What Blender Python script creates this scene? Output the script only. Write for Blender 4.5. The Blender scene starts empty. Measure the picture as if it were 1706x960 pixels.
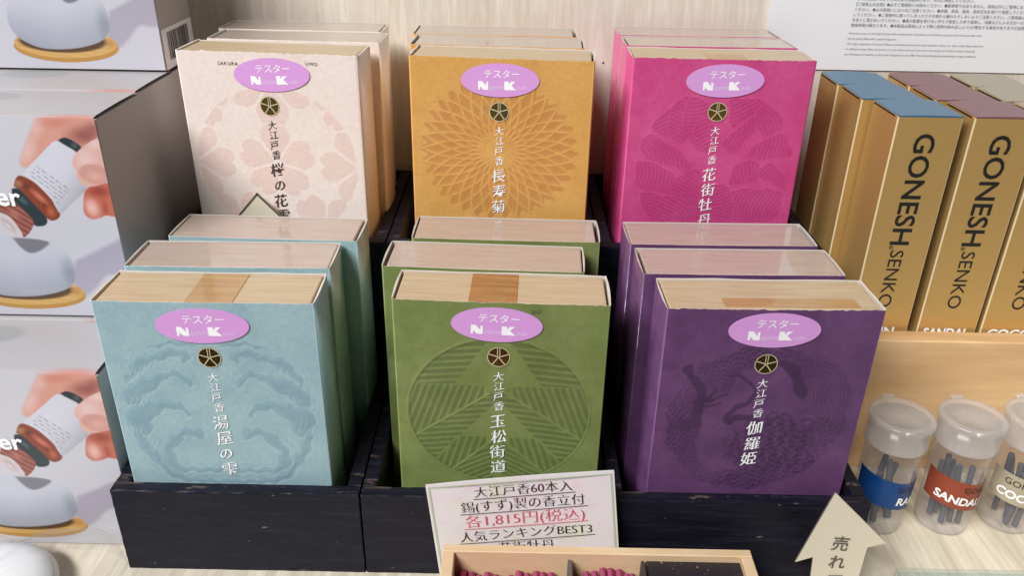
import bpy, bmesh, math, random
import numpy as np
from mathutils import Matrix, Vector

R = math.radians
random.seed(7)
rng = np.random.default_rng(11)
C = bpy.context.scene.collection
SC = bpy.context.scene

# ------------------------------------------------------------------ camera
CAMZ = 0.334
F_PX, PITCH, ROLL = 1373.08, R(27.036), R(1.108)
cam_data = bpy.data.cameras.new('camera')
cam = bpy.data.objects.new('camera', cam_data)
C.objects.link(cam)
SC.camera = cam
cam_data.sensor_width = 36.0
cam_data.lens = 36.0 * F_PX / 1706.0
cam_data.clip_start, cam_data.clip_end = 0.01, 50.0
_r = Vector((1, 0, 0)); _u = Vector((0, math.sin(PITCH), math.cos(PITCH))); _f = Vector((0, math.cos(PITCH), -math.sin(PITCH)))
_rc = _r * math.cos(ROLL) + _u * math.sin(ROLL)
_uc = _u * math.cos(ROLL) - _r * math.sin(ROLL)
cam.matrix_world = Matrix(((_rc.x, _uc.x, -_f.x, 0), (_rc.y, _uc.y, -_f.y, 0), (_rc.z, _uc.z, -_f.z, CAMZ), (0, 0, 0, 1)))

# ------------------------------------------------------------------ light
world = bpy.data.worlds.new('World'); SC.world = world; world.use_nodes = True
_bg = world.node_tree.nodes['Background']
# the room in front of the shelf: dim floor, a lighter band at eye height, dim ceiling
_nt = world.node_tree; _tc = _nt.nodes.new('ShaderNodeTexCoord'); _sp = _nt.nodes.new('ShaderNodeSeparateXYZ'); _mr = _nt.nodes.new('ShaderNodeMapRange'); _rp = _nt.nodes.new('ShaderNodeValToRGB')
_nt.links.new(_tc.outputs['Generated'], _sp.inputs[0]); _nt.links.new(_sp.outputs['Z'], _mr.inputs['Value'])
_mr.inputs['From Min'].default_value = -1.0; _mr.inputs['From Max'].default_value = 1.0
_nt.links.new(_mr.outputs[0], _rp.inputs['Fac']); _e = _rp.color_ramp.elements
for _ in range(3): _e.new(0.5)
for _q, (_p, _c) in zip(_e, ((0.0, 0.03), (0.24, 0.06), (0.35, 0.75), (0.54, 0.85), (0.68, 0.10))): _q.position = _p; _q.color = (_c * 0.97, _c * 0.98, _c, 1)
_nt.links.new(_rp.outputs['Color'], _bg.inputs['Color'])
_bg.inputs['Strength'].default_value = 0.22

def area(name, loc, target, sx, sy, power, col):
    d = bpy.data.lights.new(name, 'AREA'); d.shape = 'RECTANGLE'; d.size = sx; d.size_y = sy
    d.energy = power; d.color = col
    o = bpy.data.objects.new(name, d); C.objects.link(o); o.location = loc
    o.rotation_euler = (Vector(target) - Vector(loc)).to_track_quat('-Z', 'Y').to_euler()
    return o
area('ceiling_lamp', (-1.30, -1.10, 2.05), (-0.10, 0.42, 0.12), 1.8, 0.4, 119.0, (0.985, 0.985, 1.0))
def spot(name, loc, target, power, deg, col):
    d = bpy.data.lights.new(name, 'SPOT'); d.energy = power; d.spot_size = R(deg); d.spot_blend = 0.9; d.shadow_soft_size = 0.05; d.color = col
    o = bpy.data.objects.new(name, d); C.objects.link(o); o.location = loc
    o.rotation_euler = (Vector(target) - Vector(loc)).to_track_quat('-Z', 'Y').to_euler()
    return o
spot('shelf_spot', (0.42, -0.28, 0.95), (0.31, 0.37, 0.03), 20.0, 17.0, (1.0, 0.92, 0.78))
SC.view_settings.view_transform = 'Standard'
SC.view_settings.look = 'None'
SC.view_settings.exposure = 0.0
SC.view_settings.gamma = 1.0
try:
    SC.cycles.use_denoising = True
    SC.cycles.max_bounces = 10
    SC.cycles.transparent_max_bounces = 24
    SC.cycles.caustics_reflective = False
    SC.cycles.caustics_refractive = False
except Exception:
    pass

# ------------------------------------------------------------------ colour and node helpers
def lin(r, g, b, k=1.0):
    def f(c):
        c /= 255.0
        return (c / 12.92 if c <= 0.04045 else ((c + 0.055) / 1.055) ** 2.4) * k
    return (f(r), f(g), f(b), 1.0)

class Mat:
    def __init__(self, name, col=(0.5, 0.5, 0.5, 1), rough=0.5, metal=0.0, coat=0.0, coat_rough=0.05, spec=0.5):
        self.m = bpy.data.materials.new(name); self.m.use_nodes = True
        self.nt = self.m.node_tree; self.p = self.nt.nodes['Principled BSDF']
        self.set('Base Color', col); self.set('Roughness', rough); self.set('Metallic', metal)
        self.set('Coat Weight', coat); self.set('Coat Roughness', coat_rough); self.set('Specular IOR Level', spec)
    def set(self, k, v): self.p.inputs[k].default_value = v
    def n(self, t, **kw):
        nd = self.nt.nodes.new(t)
        for k, v in kw.items(): setattr(nd, k, v)
        return nd
    def link(self, a, b): self.nt.links.new(a, b)
    def obj(self): return self.n('ShaderNodeTexCoord').outputs['Object']
    def map(self, scale, src=None, rot=(0, 0, 0)):
        mp = self.n('ShaderNodeMapping'); mp.inputs['Scale'].default_value = scale; mp.inputs['Rotation'].default_value = rot
        self.link(src or self.obj(), mp.inputs['Vector']); return mp.outputs['Vector']
    def noise(self, vec, scale, detail=4.0, rough=0.55, dist=0.0):
        t = self.n('ShaderNodeTexNoise'); t.inputs['Scale'].default_value = scale; t.inputs['Detail'].default_value = detail
        t.inputs['Roughness'].default_value = rough; t.inputs['Distortion'].default_value = dist
        self.link(vec, t.inputs['Vector']); return t.outputs['Fac']
    def ramp(self, fac, stops):
        r = self.n('ShaderNodeValToRGB'); e = r.color_ramp.elements
        while len(e) < len(stops): e.new(0.5)
        for q, (pos, col) in zip(e, stops):
            q.position = pos; q.color = col if isinstance(col, tuple) else (col, col, col, 1)
        self.link(fac, r.inputs['Fac']); return r.outputs['Color']
    def mix(self, a, b, fac, mode='MIX'):
        m = self.n('ShaderNodeMix', data_type='RGBA', blend_type=mode)
        for s, v in ((m.inputs[0], fac), (m.inputs[6], a), (m.inputs[7], b)):
            if hasattr(v, 'links') or hasattr(v, 'is_linked'): self.link(v, s)
            else: s.default_value = v
        return m.outputs[2]
    def math(self, op, a, b=0.0):
        m = self.n('ShaderNodeMath', operation=op)
        for s, v in ((m.inputs[0], a), (m.inputs[1], b)):
            if hasattr(v, 'is_linked'): self.link(v, s)
            else: s.default_value = v
        return m.outputs[0]
    def base(self, c): self.link(c, self.p.inputs['Base Color'])
    def bump(self, h, dist=0.0002, strength=0.5):
        b = self.n('ShaderNodeBump'); b.inputs['Distance'].default_value = dist; b.inputs['Strength'].default_value = strength
        self.link(h, b.inputs['Height']); self.link(b.outputs['Normal'], self.p.inputs['Normal'])

def plain(name, col, rough=0.5, **kw): return Mat(name, col, rough, **kw).m

def washi(name, col, dark, light, film=False):
    """printed paper: base colour, darker print colour where the motif attribute is 1, mottled fibres"""
    M = Mat(name, col, 0.55, coat=0.9 if film else 0.0, coat_rough=0.08)
    big = M.noise(M.obj(), 38.0, 6.0, 0.62)
    fine = M.noise(M.obj(), 420.0, 3.0, 0.6)
    at = M.n('ShaderNodeAttribute', attribute_name='motif').outputs['Fac']
    c = M.mix(col, light, M.ramp(big, [(0.36, 0.0), (0.70, 0.75)]))
    c = M.mix(c, dark, M.ramp(M.noise(M.obj(), 85.0, 5.0, 0.7), [(0.46, 0.0), (0.78, 0.30)]))
    c = M.mix(c, dark, at)
    c = M.mix(c, M.ramp(fine, [(0.3, 0.80), (0.7, 1.0)]), 0.55, 'MULTIPLY')
    M.base(c); M.bump(fine, 0.00012, 0.35)
    return M.m

def wood(name, c0, c1, scale, rough=0.5, coat=0.0, dist=1.2, freq=9.0, bump=0.00015):
    M = Mat(name, c0, rough, coat=coat, coat_rough=0.25)
    v = M.map(scale)
    a = M.noise(v, freq, 8.0, 0.6, dist)
    b = M.noise(v, freq * 5.3, 4.0, 0.6, 0.4)
    f = M.math('ADD', M.math('MULTIPLY', a, 0.68), M.math('MULTIPLY', b, 0.32))
    M.base(M.ramp(f, [(0.36, c1), (0.50, tuple(0.5 * (p + q) for p, q in zip(c0, c1))), (0.60, c0)]))
    M.bump(f, bump, 0.5)
    return M.m

def black_wood():
    M = Mat('worn_black_paint', (0.012, 0.011, 0.016, 1), 0.5, spec=0.2)
    o = M.obj()
    g = M.noise(M.map((1, 14, 14), o), 22.0, 8.0, 0.72, 0.25)
    c = M.ramp(g, [(0.30, (0.004, 0.004, 0.008, 1)), (0.52, (0.009, 0.009, 0.017, 1)), (0.72, (0.024, 0.024, 0.040, 1))])
    # wear: the 'edge' attribute is 1 along exposed arrises
    e = M.n('ShaderNodeAttribute', attribute_name='edge').outputs['Fac']
    chip = M.noise(M.map((1, 4, 4), o), 55.0, 7.0, 0.72, 0.3)
    wear = M.math('MULTIPLY', M.ramp(M.math('ADD', M.math('MULTIPLY', e, 0.12), chip), [(0.67, 0.0), (0.715, 1.0)]), 0.65)
    speck = M.ramp(M.noise(M.map((0.45, 1.6, 1.6), o), 260.0, 2.0, 0.5), [(0.725, 0.0), (0.77, 0.6)])
    c = M.mix(c, (0.16, 0.11, 0.085, 1), wear)
    c = M.mix(c, (0.26, 0.20, 0.17, 1), speck)
    M.base(c); M.bump(g, 0.0003, 0.6)
    M.link(M.ramp(g, [(0.3, 0.36), (0.7, 0.6)]), M.p.inputs['Roughness'])
    return M.m

def vcol(name, rough=0.5, coat=0.0, coat_rough=0.1):
    M = Mat(name, (1, 1, 1, 1), rough, coat=coat, coat_rough=coat_rough)
    M.base(M.n('ShaderNodeAttribute', attribute_name='print').outputs['Color'])
    return M.m

def clear(name, tint, milk, rough, gloss=0.12, thickcol=(1, 1, 1, 1), edge=0.30):
    """thin translucent plastic: transparent + milky translucent + gloss"""
    m = bpy.data.materials.new(name); m.use_nodes = True; nt = m.node_tree; nt.nodes.clear()
    N = nt.nodes.new; Lk = nt.links.new
    out = N('ShaderNodeOutputMaterial'); tr = N('ShaderNodeBsdfTransparent'); tr.inputs[0].default_value = tint
    df = N('ShaderNodeBsdfDiffuse'); df.inputs[0].default_value = thickcol
    tl = N('ShaderNodeBsdfTranslucent'); tl.inputs[0].default_value = thickcol
    gl = N('ShaderNodeBsdfGlossy'); gl.inputs['Roughness'].default_value = rough
    m0 = N('ShaderNodeMixShader'); m0.inputs[0].default_value = 0.5; Lk(df.outputs[0], m0.inputs[1]); Lk(tl.outputs[0], m0.inputs[2])
    lw = N('ShaderNodeLayerWeight'); lw.inputs['Blend'].default_value = 0.35
    ad = N('ShaderNodeMath'); ad.operation = 'MULTIPLY_ADD'; ad.inputs[1].default_value = edge; ad.inputs[2].default_value = milk; ad.use_clamp = True
    Lk(lw.outputs['Facing'], ad.inputs[0])
    m1 = N('ShaderNodeMixShader'); Lk(ad.outputs[0], m1.inputs[0]); Lk(tr.outputs[0], m1.inputs[1]); Lk(m0.outputs[0], m1.inputs[2])
    fr = N('ShaderNodeLayerWeight'); fr.inputs['Blend'].default_value = 0.12
    g2 = N('ShaderNodeMath'); g2.operation = 'MULTIPLY_ADD'; g2.inputs[1].default_value = 0.45; g2.inputs[2].default_value = gloss * 0.25; g2.use_clamp = True
    Lk(fr.outputs['Facing'], g2.inputs[0])
    m2 = N('ShaderNodeMixShader'); Lk(g2.outputs[0], m2.inputs[0]); Lk(m1.outputs[0], m2.inputs[1]); Lk(gl.outputs[0], m2.inputs[2])
    Lk(m2.outputs[0], out.inputs[0])
    return m

# ------------------------------------------------------------------ object helpers
def link_mesh(name, me, mats, parent=None, loc=(0, 0, 0), smooth=False):
    o = bpy.data.objects.new(name, me); C.objects.link(o)
    for m in (mats if isinstance(mats, (list, tuple)) else [mats]): me.materials.append(m)
    if parent: o.parent = parent
    o.location = loc
    if smooth:
        me.polygons.foreach_set('use_smooth', [True] * len(me.polygons))
    return o

def pymesh(name, verts, faces, mats, parent=None, loc=(0, 0, 0), smooth=False):
    me = bpy.data.meshes.new(name); me.from_pydata([tuple(v) for v in verts], [], [tuple(f) for f in faces]); me.update()
    return link_mesh(name, me, mats, parent, loc, smooth)

def bmobj(name, bm, mats, parent=None, loc=(0, 0, 0), smooth=False):
    me = bpy.data.meshes.new(name); bm.normal_update(); bm.to_mesh(me); bm.free()
    return link_mesh(name, me, mats, parent, loc, smooth)

def thing(name, label, cat, loc=(0, 0, 0), rz=0.0, group=None):
    o = bpy.data.objects.new(name, None); C.objects.link(o); o.location = loc; o.rotation_euler = (0, 0, rz)
    o.empty_display_size = 0.01
    return tag(o, label, cat, group)

def tag(o, label, cat, group=None, kind=None):
    if label: o['label'] = label
    if cat: o['category'] = cat
    if group: o['group'] = group
    if kind: o['kind'] = kind
    return o

def dup(root, loc, rz, label, group=None):
    r = root.copy(); C.objects.link(r); r.location = loc; r.rotation_euler = (0, 0, rz); r['label'] = label
    if group: r['group'] = group
    for ch in list(root.children):
        c = ch.copy(); C.objects.link(c); c.parent = r
        for g in list(ch.children):
            d = g.copy(); C.objects.link(d); d.parent = c
    return r

def add_box(bm, x0, x1, y0, y1, z0, z1, bev=0.0, seg=1):
    vs = [bm.verts.new((x, y, z)) for x in (x0, x1) for y in (y0, y1) for z in (z0, z1)]
    q = [(0, 1, 3, 2), (4, 6, 7, 5), (0, 4, 5, 1), (2, 3, 7, 6), (0, 2, 6, 4), (1, 5, 7, 3)]
    fs = [bm.faces.new([vs[i] for i in f]) for f in q]
    if bev:
        ed = list({e for f in fs for e in f.edges})
        bmesh.ops.bevel(bm, geom=ed, offset=bev, segments=seg, affect='EDGES', profile=0.5)
    return bm

def box(name, dims, mat, parent=None, bev=0.0, seg=1, loc=(0, 0, 0)):
    return bmobj(name, add_box(bmesh.new(), *dims, bev=bev, seg=seg), mat, parent, loc)

def lathe(name, prof, mat, parent=None, n=40, loc=(0, 0, 0), close=False):
    v, f = [], []
    for (r, z) in prof:
        for k in range(n):
            a = 2 * math.pi * k / n; v.append((r * math.cos(a), r * math.sin(a), z))
    m = len(prof)
    for i in range(m - 1 if not close else m):
        j = (i + 1) % m
        for k in range(n):
            f.append((i * n + k, i * n + (k + 1) % n, j * n + (k + 1) % n, j * n + k))
    if not close:
        if prof[0][0] > 0: f.append(tuple(range(n))[::-1])
        if prof[-1][0] > 0: f.append(tuple((m - 1) * n + k for k in range(n)))
    return pymesh(name, v, f, mat, parent, loc, True)

# ------------------------------------------------------------------ lettering (the built-in font, turned into real mesh)
_cache = {}
def glyphs(body, bold=0.0, shear=0.0, space=1.0, res=3):
    key = (body, bold, shear, space, res)
    if key not in _cache:
        cu = bpy.data.curves.new('lettering', 'FONT'); cu.body = body; cu.size = 1.0; cu.resolution_u = res
        cu.offset = bold; cu.shear = shear; cu.space_character = space
        o = bpy.data.objects.new('lettering', cu); C.objects.link(o)
        dg = bpy.context.evaluated_depsgraph_get()
        me = bpy.data.meshes.new_from_object(o.evaluated_get(dg))
        v = np.array([(p.co.x, p.co.y) for p in me.vertices]) if len(me.vertices) else np.zeros((0, 2))
        f = [tuple(p.vertices) for p in me.polygons]
        bpy.data.objects.remove(o); bpy.data.curves.remove(cu); bpy.data.meshes.remove(me)
        _cache[key] = (v, f)
    v, f = _cache[key]
    return v.copy(), list(f)

class Ink:
    """collects flat lettering (units: mm, x right, y up) for one mesh"""
    def __init__(self): self.v, self.f, self.lift = [], [], []
    def put(self, v, f):
        b = len(self.v); self.v += [tuple(p) for p in v]; self.f += [tuple(i + b for i in q) for q in f]
    def text(self, body, x, y, h, align='C', rot=0.0, bold=0.0, sx=1.0, brush=0.0, shear=0.0, rise=0.0, space=1.0, cap=True, nib=None, fit=None):
        """h = capital / ideograph height in mm, (x, y) = left/centre/right of the baseline"""
        v, f = glyphs(body, bold, shear, space)
        if not len(v): return
        v = v * (h / (0.73 if cap else 0.92)); v[:, 0] *= sx
        if brush:
            k = np.round(v * 50).astype(int)
            j = np.stack([np.sin(k[:, 0] * 12.9898 + k[:, 1] * 78.233) * 43758.5453, np.sin(k[:, 0] * 39.3468 + k[:, 1] * 11.135) * 24634.6345], 1)
            v = v + (j - np.floor(j) - 0.5) * brush * h
        v[:, 1] += rise * (v[:, 0] - v[:, 0].mean())
        x0, x1 = v[:, 0].min(), v[:, 0].max()
        if fit: v[:, 0] *= fit / (x1 - x0); x0, x1 = v[:, 0].min(), v[:, 0].max()
        v[:, 0] -= {'L': x0, 'C': 0.5 * (x0 + x1), 'R': x1}[align]
        c, s = math.cos(rot), math.sin(rot)
        v = np.stack([x + v[:, 0] * c - v[:, 1] * s, y + v[:, 0] * s + v[:, 1] * c], 1)
        if nib:                                       # broad-nib pen: thin strokes along the nib, thick across it
            n = 3
            for k in range(n):
                t = k / (n - 1) - 0.5; self.put(v + np.array(nib) * h * t, f); self.lift += [0.012 * k] * len(v)
        else: self.put(v, f); self.lift += [0.0] * len(v)
    def char(self, ch, x, y, h, **kw):
        """one ideograph centred on (x, y)"""
        self.text(ch, x, y - 0.41 * h, h, 'C', cap=False, **kw)
    def rect(self, x0, x1, y0, y1):
        self.put([(x0, y0), (x1, y0), (x1, y1), (x0, y1)], [(0, 1, 2, 3)])
    def poly(self, pts): self.put(pts, [tuple(range(len(pts)))])
    def build(self, name, mat, parent, off=0.00035, z=0.0, place=None):
        """place maps (mm, mm) -> local metres; default: the front face, x right, y up from z"""
        if place is None: place = lambda a, b: (a * 0.001, -off, z + b * 0.001)
        P = [Vector(place(a, b)) for a, b in self.v]
        if len(self.lift) == len(P) and any(self.lift):                    # keep overlapping pen passes off one plane
            for p, l in zip(P, self.lift): p.y -= l * 0.001
        return pymesh(name, P, self.f, mat, parent)

# ------------------------------------------------------------------ embossed motifs: height (mm) and print mask over the front face
def catmull(pts, n=8):
    p = np.array(pts, float); p = np.vstack([2 * p[0] - p[1], p, 2 * p[-1] - p[-2]]); out = []
    for i in range(1, len(p) - 2):
        for t in np.linspace(0, 1, n, endpoint=False):
            a, b, c, d = p[i - 1:i + 3]
            out.append(0.5 * (2 * b + (c - a) * t + (2 * a - 5 * b + 4 * c - d) * t * t + (3 * b - a - 3 * c + d) * t ** 3))
    out.append(p[-2]); return np.array(out)

def stroke(U, V, pts, w0, w1=None, raw=False):
    """0..1 rounded profile along a smooth line whose half width runs w0 -> w1 (mm)"""
    q = np.array(pts, float) if raw else catmull(pts); w1 = w0 if w1 is None else w1
    best = np.zeros_like(U); n = len(q) - 1
    for i in range(n):
        a, b = q[i], q[i + 1]; d = b - a; L2 = d @ d + 1e-9
        t = np.clip(((U - a[0]) * d[0] + (V - a[1]) * d[1]) / L2, 0, 1)
        r = np.hypot(U - a[0] - t * d[0], V - a[1] - t * d[1]); w = w0 + (w1 - w0) * (i + t) / n
        best = np.maximum(best, np.clip(1 - (r / w) ** 2, 0, 1))
    return best

def inpoly(x, y, P):
    P = np.array(P, float); c = np.zeros(x.shape, bool); n = len(P); d = np.full(x.shape, 1e9)
    for i in range(n):
        x0, y0 = P[i]; x1, y1 = P[(i + 1) % n]
        c ^= ((y0 > y) != (y1 > y)) & (x < (x1 - x0) * (y - y0) / (y1 - y0 + 1e-12) + x0)
        t = np.clip(((x - x0) * (x1 - x0) + (y - y0) * (y1 - y0)) / ((x1 - x0) ** 2 + (y1 - y0) ** 2 + 1e-9), 0, 1)
        d = np.minimum(d, np.hypot(x - x0 - t * (x1 - x0), y - y0 - t * (y1 - y0)))
    return np.where(c, d, -d)
def closed(P, n=5): return catmull(P + [P[0]], n)[:-1]

def sm(x, a, b): t = np.clip((x - a) / (b - a), 0, 1); return t * t * (3 - 2 * t)
def ridge(x, w): d = np.abs(x - np.round(x)); return np.clip(1 - (d / w), 0, 1)
def blank(U, V): return np.zeros_like(U), np.zeros_like(U)

WAVE = [
    [(-29.5, -25.4), (-24.6, -22.1), (-18.9, -20.7), (-12.5, -19.6), (-5.1, -21.8), (-10.8, -23.3), (-16.8, -22.0), (-23.4, -23.9)],
    [(-42.5, -43.9), (-41.0, -38.1), (-35.0, -29.6), (-27.3, -28.1), (-21.2, -24.8), (-15.5, -23.8), (-11.1, -25.6), (-9.5, -29.7), (-11.5, -32.5), (-13.6, -30.7), (-14.7, -28.4), (-18.8, -29.4), (-23.9, -31.3), (-28.0, -32.3), (-31.7, -35.2), (-34.6, -38.0), (-38.4, -41.0), (-41.9, -46.8)],
    [(-46.0, -53.6), (-42.9, -47.7), (-37.7, -41.9), (-30.2, -39.9), (-24.3, -37.9), (-17.7, -36.4), (-13.3, -38.7), (-10.3, -42.4), (-11.3, -46.3), (-13.1, -45.3), (-14.5, -41.5), (-18.3, -40.2), (-23.4, -42.1), (-27.4, -46.5), (-32.9, -50.5), (-36.7, -53.5), (-39.1, -57.5), (-43.8, -56.5)],
    [(-44.4, -68.6), (-42.2, -82.9), (-36.2, -91.3), (-33.0, -97.7), (-23.8, -103.5), (-8.5, -104.4), (0.5, -104.6), (0.5, -101.9), (-8.1, -101.7), (-21.5, -99.7), (-29.1, -94.4), (-34.2, -84.9), (-37.2, -78.7), (-39.9, -70.5)],
    [(-46.3, -65.6), (-46.2, -60.5), (-40.7, -57.5), (-34.5, -54.4), (-27.0, -53.3), (-20.7, -54.2), (-16.3, -57.1), (-14.4, -61.0), (-16.0, -63.1), (-17.6, -60.1), (-21.4, -58.7), (-26.5, -59.7), (-30.2, -62.3), (-33.4, -66.4), (-34.5, -72.5), (-38.2, -74.6), (-41.9, -72.6)],
    [(-32.4, -89.1), (-30.9, -80.7), (-25.7, -74.4), (-20.0, -70.2), (-13.3, -69.6), (-9.3, -73.1), (-9.5, -77.2), (-12.0, -77.3), (-14.1, -74.7), (-18.4, -75.3), (-22.4, -79.5), (-25.8, -84.8), (-23.6, -92.2), (-17.2, -94.2), (-7.0, -94.1), (0.5, -93.6), (0.5, -97.0), (-7.5, -97.3), (-19.4, -97.5), (-27.7, -96.5)]]
def waves(U, V):
    h = np.zeros_like(U); m = np.zeros_like(U); X = -np.abs(U + 0.8)
    wx = X + 0.55 * np.sin(V * 0.75 + 1.0) + 0.3 * np.sin(X * 0.9 + V * 0.43); wy = V + 0.6 * np.sin(X * 0.8 + 0.4) + 0.25 * np.sin(V * 1.1 + X)
    for k, P in enumerate(WAVE):
        d = inpoly(wx, wy, closed(P, 4)); ins = sm(d, -0.2, 0.3)
        edge = np.clip(1 - np.abs(d + 0.15) / 0.55, 0, 1); out2 = np.clip(1 - np.abs(d + 2.1 + 0.5 * np.sin(X * 0.7)) / 0.5, 0, 1) * (k > 0)
        inner = np.clip(1 - np.abs(d - 1.55) / 0.4, 0, 1)
        h = h * (1 - ins) + ins * (0.10 + 0.34 * sm(d, 0, 2.6) - 0.10 * inner) - 0.12 * edge + 0.16 * out2
        m = m * (1 - ins) + ins * (0.50 + 0.16 * sm(d, 0.2, 2.5)) ; m = m - 0.30 * edge - 0.16 * inner * ins + 0.22 * out2
    for P0, n, dx, dy in (((-38.0, -38.0), 6, 2.6, 1.4), ((-40, -53), 5, 2.8, 0.9), ((-38.5, -70), 5, 1.4, -2.4)):      # fingers of foam
        for i in range(n):
            p = np.array(P0) + np.array([dx, dy]) * i
            s = stroke(X, V, [p, p + np.array([-1.2, -3.0]), p + np.array([-3.0, -5.6])], 0.75, 0.3); h = h + 0.20 * s; m = np.maximum(m, 0) - 0.28 * s
    for off in (2.0, 4.4, 6.6):
        s = stroke(wx, wy, [(-47.0 + off, -64), (-44.0 + off, -78), (-38.0 + off, -89), (-31 + off, -96)], 0.6, 0.6); h = h + 0.18 * s; m = np.maximum(m, 0.30 * s)
    return h, np.clip(m, 0, 1) * 0.74

def pine(U, V):
    x = np.abs(U + 0.4) / 45.5; y = -(V + 62.0) / 43.5; r = np.hypot(x, y)
    inside = 1 - sm(r, 0.955, 0.975)
    s1 = -0.33 + 0.74 * x; s2 = 0.33 + 0.98 * x; s0 = -1.02 + 0.80 * x
    zone = np.zeros_like(U); h = np.zeros_like(U)
    def hatch(c, freq, w=0.30): return ridge(c * freq, w)
    A = (y < -0.37) & (y > -1) & (y < -0.92 + 9 * (x - 0.10)) & (x > 0.16 + (y + 0.88) * 0.60)
    B = (y >= -0.36) & (y < s1 - 0.018) & (x > 0.16)
    Cc = (y > s1 + 0.018) & (y < 0.335 + 0.0 * x) & (x > 0.02 + (y + 0.16) * 0.80)
    Cc |= (y > s1 + 0.018) & (y >= 0.335) & (y < 0.34 + (x - 0.45) * 1.35)
    D = (y >= 0.345) & (y < s2 - 0.02) & (y > 0.34 + (x - 0.42) * 1.35) & (x > 0.13)
    E_ = (y > s2 + 0.02) & (x > 0.05)
    line = np.zeros_like(U)
    for Z, c, fr in ((A, y - 0.10 * x, 12.5), (B, x - 0.34 * y, 13.0), (Cc, y - 0.12 * x, 13.5), (D, x - 0.28 * y, 12.5), (E_, y - 0.55 * x, 14.0)):
        line = np.where(Z, hatch(c, fr), line); zone = np.where(Z, 1.0, zone)
    stem = np.zeros_like(U)
    for s, lo in ((s1, 0.10), (s2, 0.06)):
        stem = np.maximum(stem, np.clip(1 - np.abs(y - s) / 0.022, 0, 1) * (x > lo))
    ring = np.maximum(np.clip(1 - np.abs(r - 0.985) / 0.016, 0, 1), 0)
    h = 0.8 * inside * (0.50 * line + 0.65 * stem - 0.30 * zone) + 0.55 * ring
    m = inside * zone * (0.55 - 0.65 * line) - 0.2 * inside * stem + 0.55 * np.clip(1 - np.abs(r - 0.962) / 0.012, 0, 1)
    return h, np.clip(m, 0, 1)

def chrysanthemum(U, V):
    x = (U + 1.0) / 46.5; y = (V + 52.0) / 43.0; r = np.hypot(x, y); th = np.arctan2(y, x)
    n = 31; g = 2.75 * np.power(np.clip(r, 0.02, 2), 0.72)
    a = n * th / (2 * math.pi) + g * 1.35; b = n * th / (2 * math.pi) - g * 1.35
    w_ = 0.075 + 0.05 / np.maximum(r, 0.25) * 0.6; ra, rb = ridge(a, w_), ridge(b, w_); rd = np.maximum(ra, rb)
    rim = 0.93 + 0.05 * np.cos(th * 34)
    ins = (1 - sm(r, rim - 0.02, rim)) * sm(r, 0.02, 0.07)
    da, db = np.abs(a - np.round(a)), np.abs(b - np.round(b))
    pil = np.minimum(da, db) * 2
    h = ins * (0.34 * rd - 0.30 * pil); m = ins * (0.62 * (1 - sm(rd, 0.0, 0.6)) * (0.75 + 0.25 * pil) * sm(r, 0.05, 0.35))
    return h, m

def blossom(U, V, cx, cy, rad, rot):
    th = np.arctan2(V - cy, U - cx) - rot; r = np.hypot(U - cx, V - cy) / rad
    k = np.round(th / (2 * math.pi / 5)); t = np.abs(th - k * 2 * math.pi / 5); a = math.pi / 5
    R0 = 1.02 * np.power(np.clip(np.cos(t * 2.5), 0, 1), 0.22) - 0.13 * np.exp(-(t / 0.10) ** 2)
    d = np.minimum(np.minimum((R0 - r) * 0.8, r * np.sin(np.clip(a - t, 0, 1)) - 0.022), r - 0.07)
    vein = np.clip(1 - r * t / 0.014, 0, 1) * (r < 0.34) * (r > 0.05)
    return sm(d, 0.0, 0.03), vein

def cherry(U, V):
    r = np.hypot(U / 48.0, (V + 62.5) / 46.0); ins = 1 - sm(r, 0.955, 0.975)
    m = np.zeros_like(U); ve = np.zeros_like(U)
    F = [(0, -61.5, 23.0, R(90))] + [(48.0 * math.cos(a), -63.0, 24, a + R(180)) for a in (R(0), R(180))]
    F += [(-24.5, -103, 24, R(61)), (24.5, -103, 24, R(119)), (0.5, -15.5, 25, R(270)), (-41, -26, 17, R(300)), (41, -26, 17, R(240))]
    for c in F:
        a, v = blossom(U, V, *c); m = np.maximum(m, a); ve = np.maximum(ve, v)
    return ins * (0.20 * m - 0.15 * ve), ins * np.clip(0.56 * m - 0.4 * ve, 0, 1)

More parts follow.
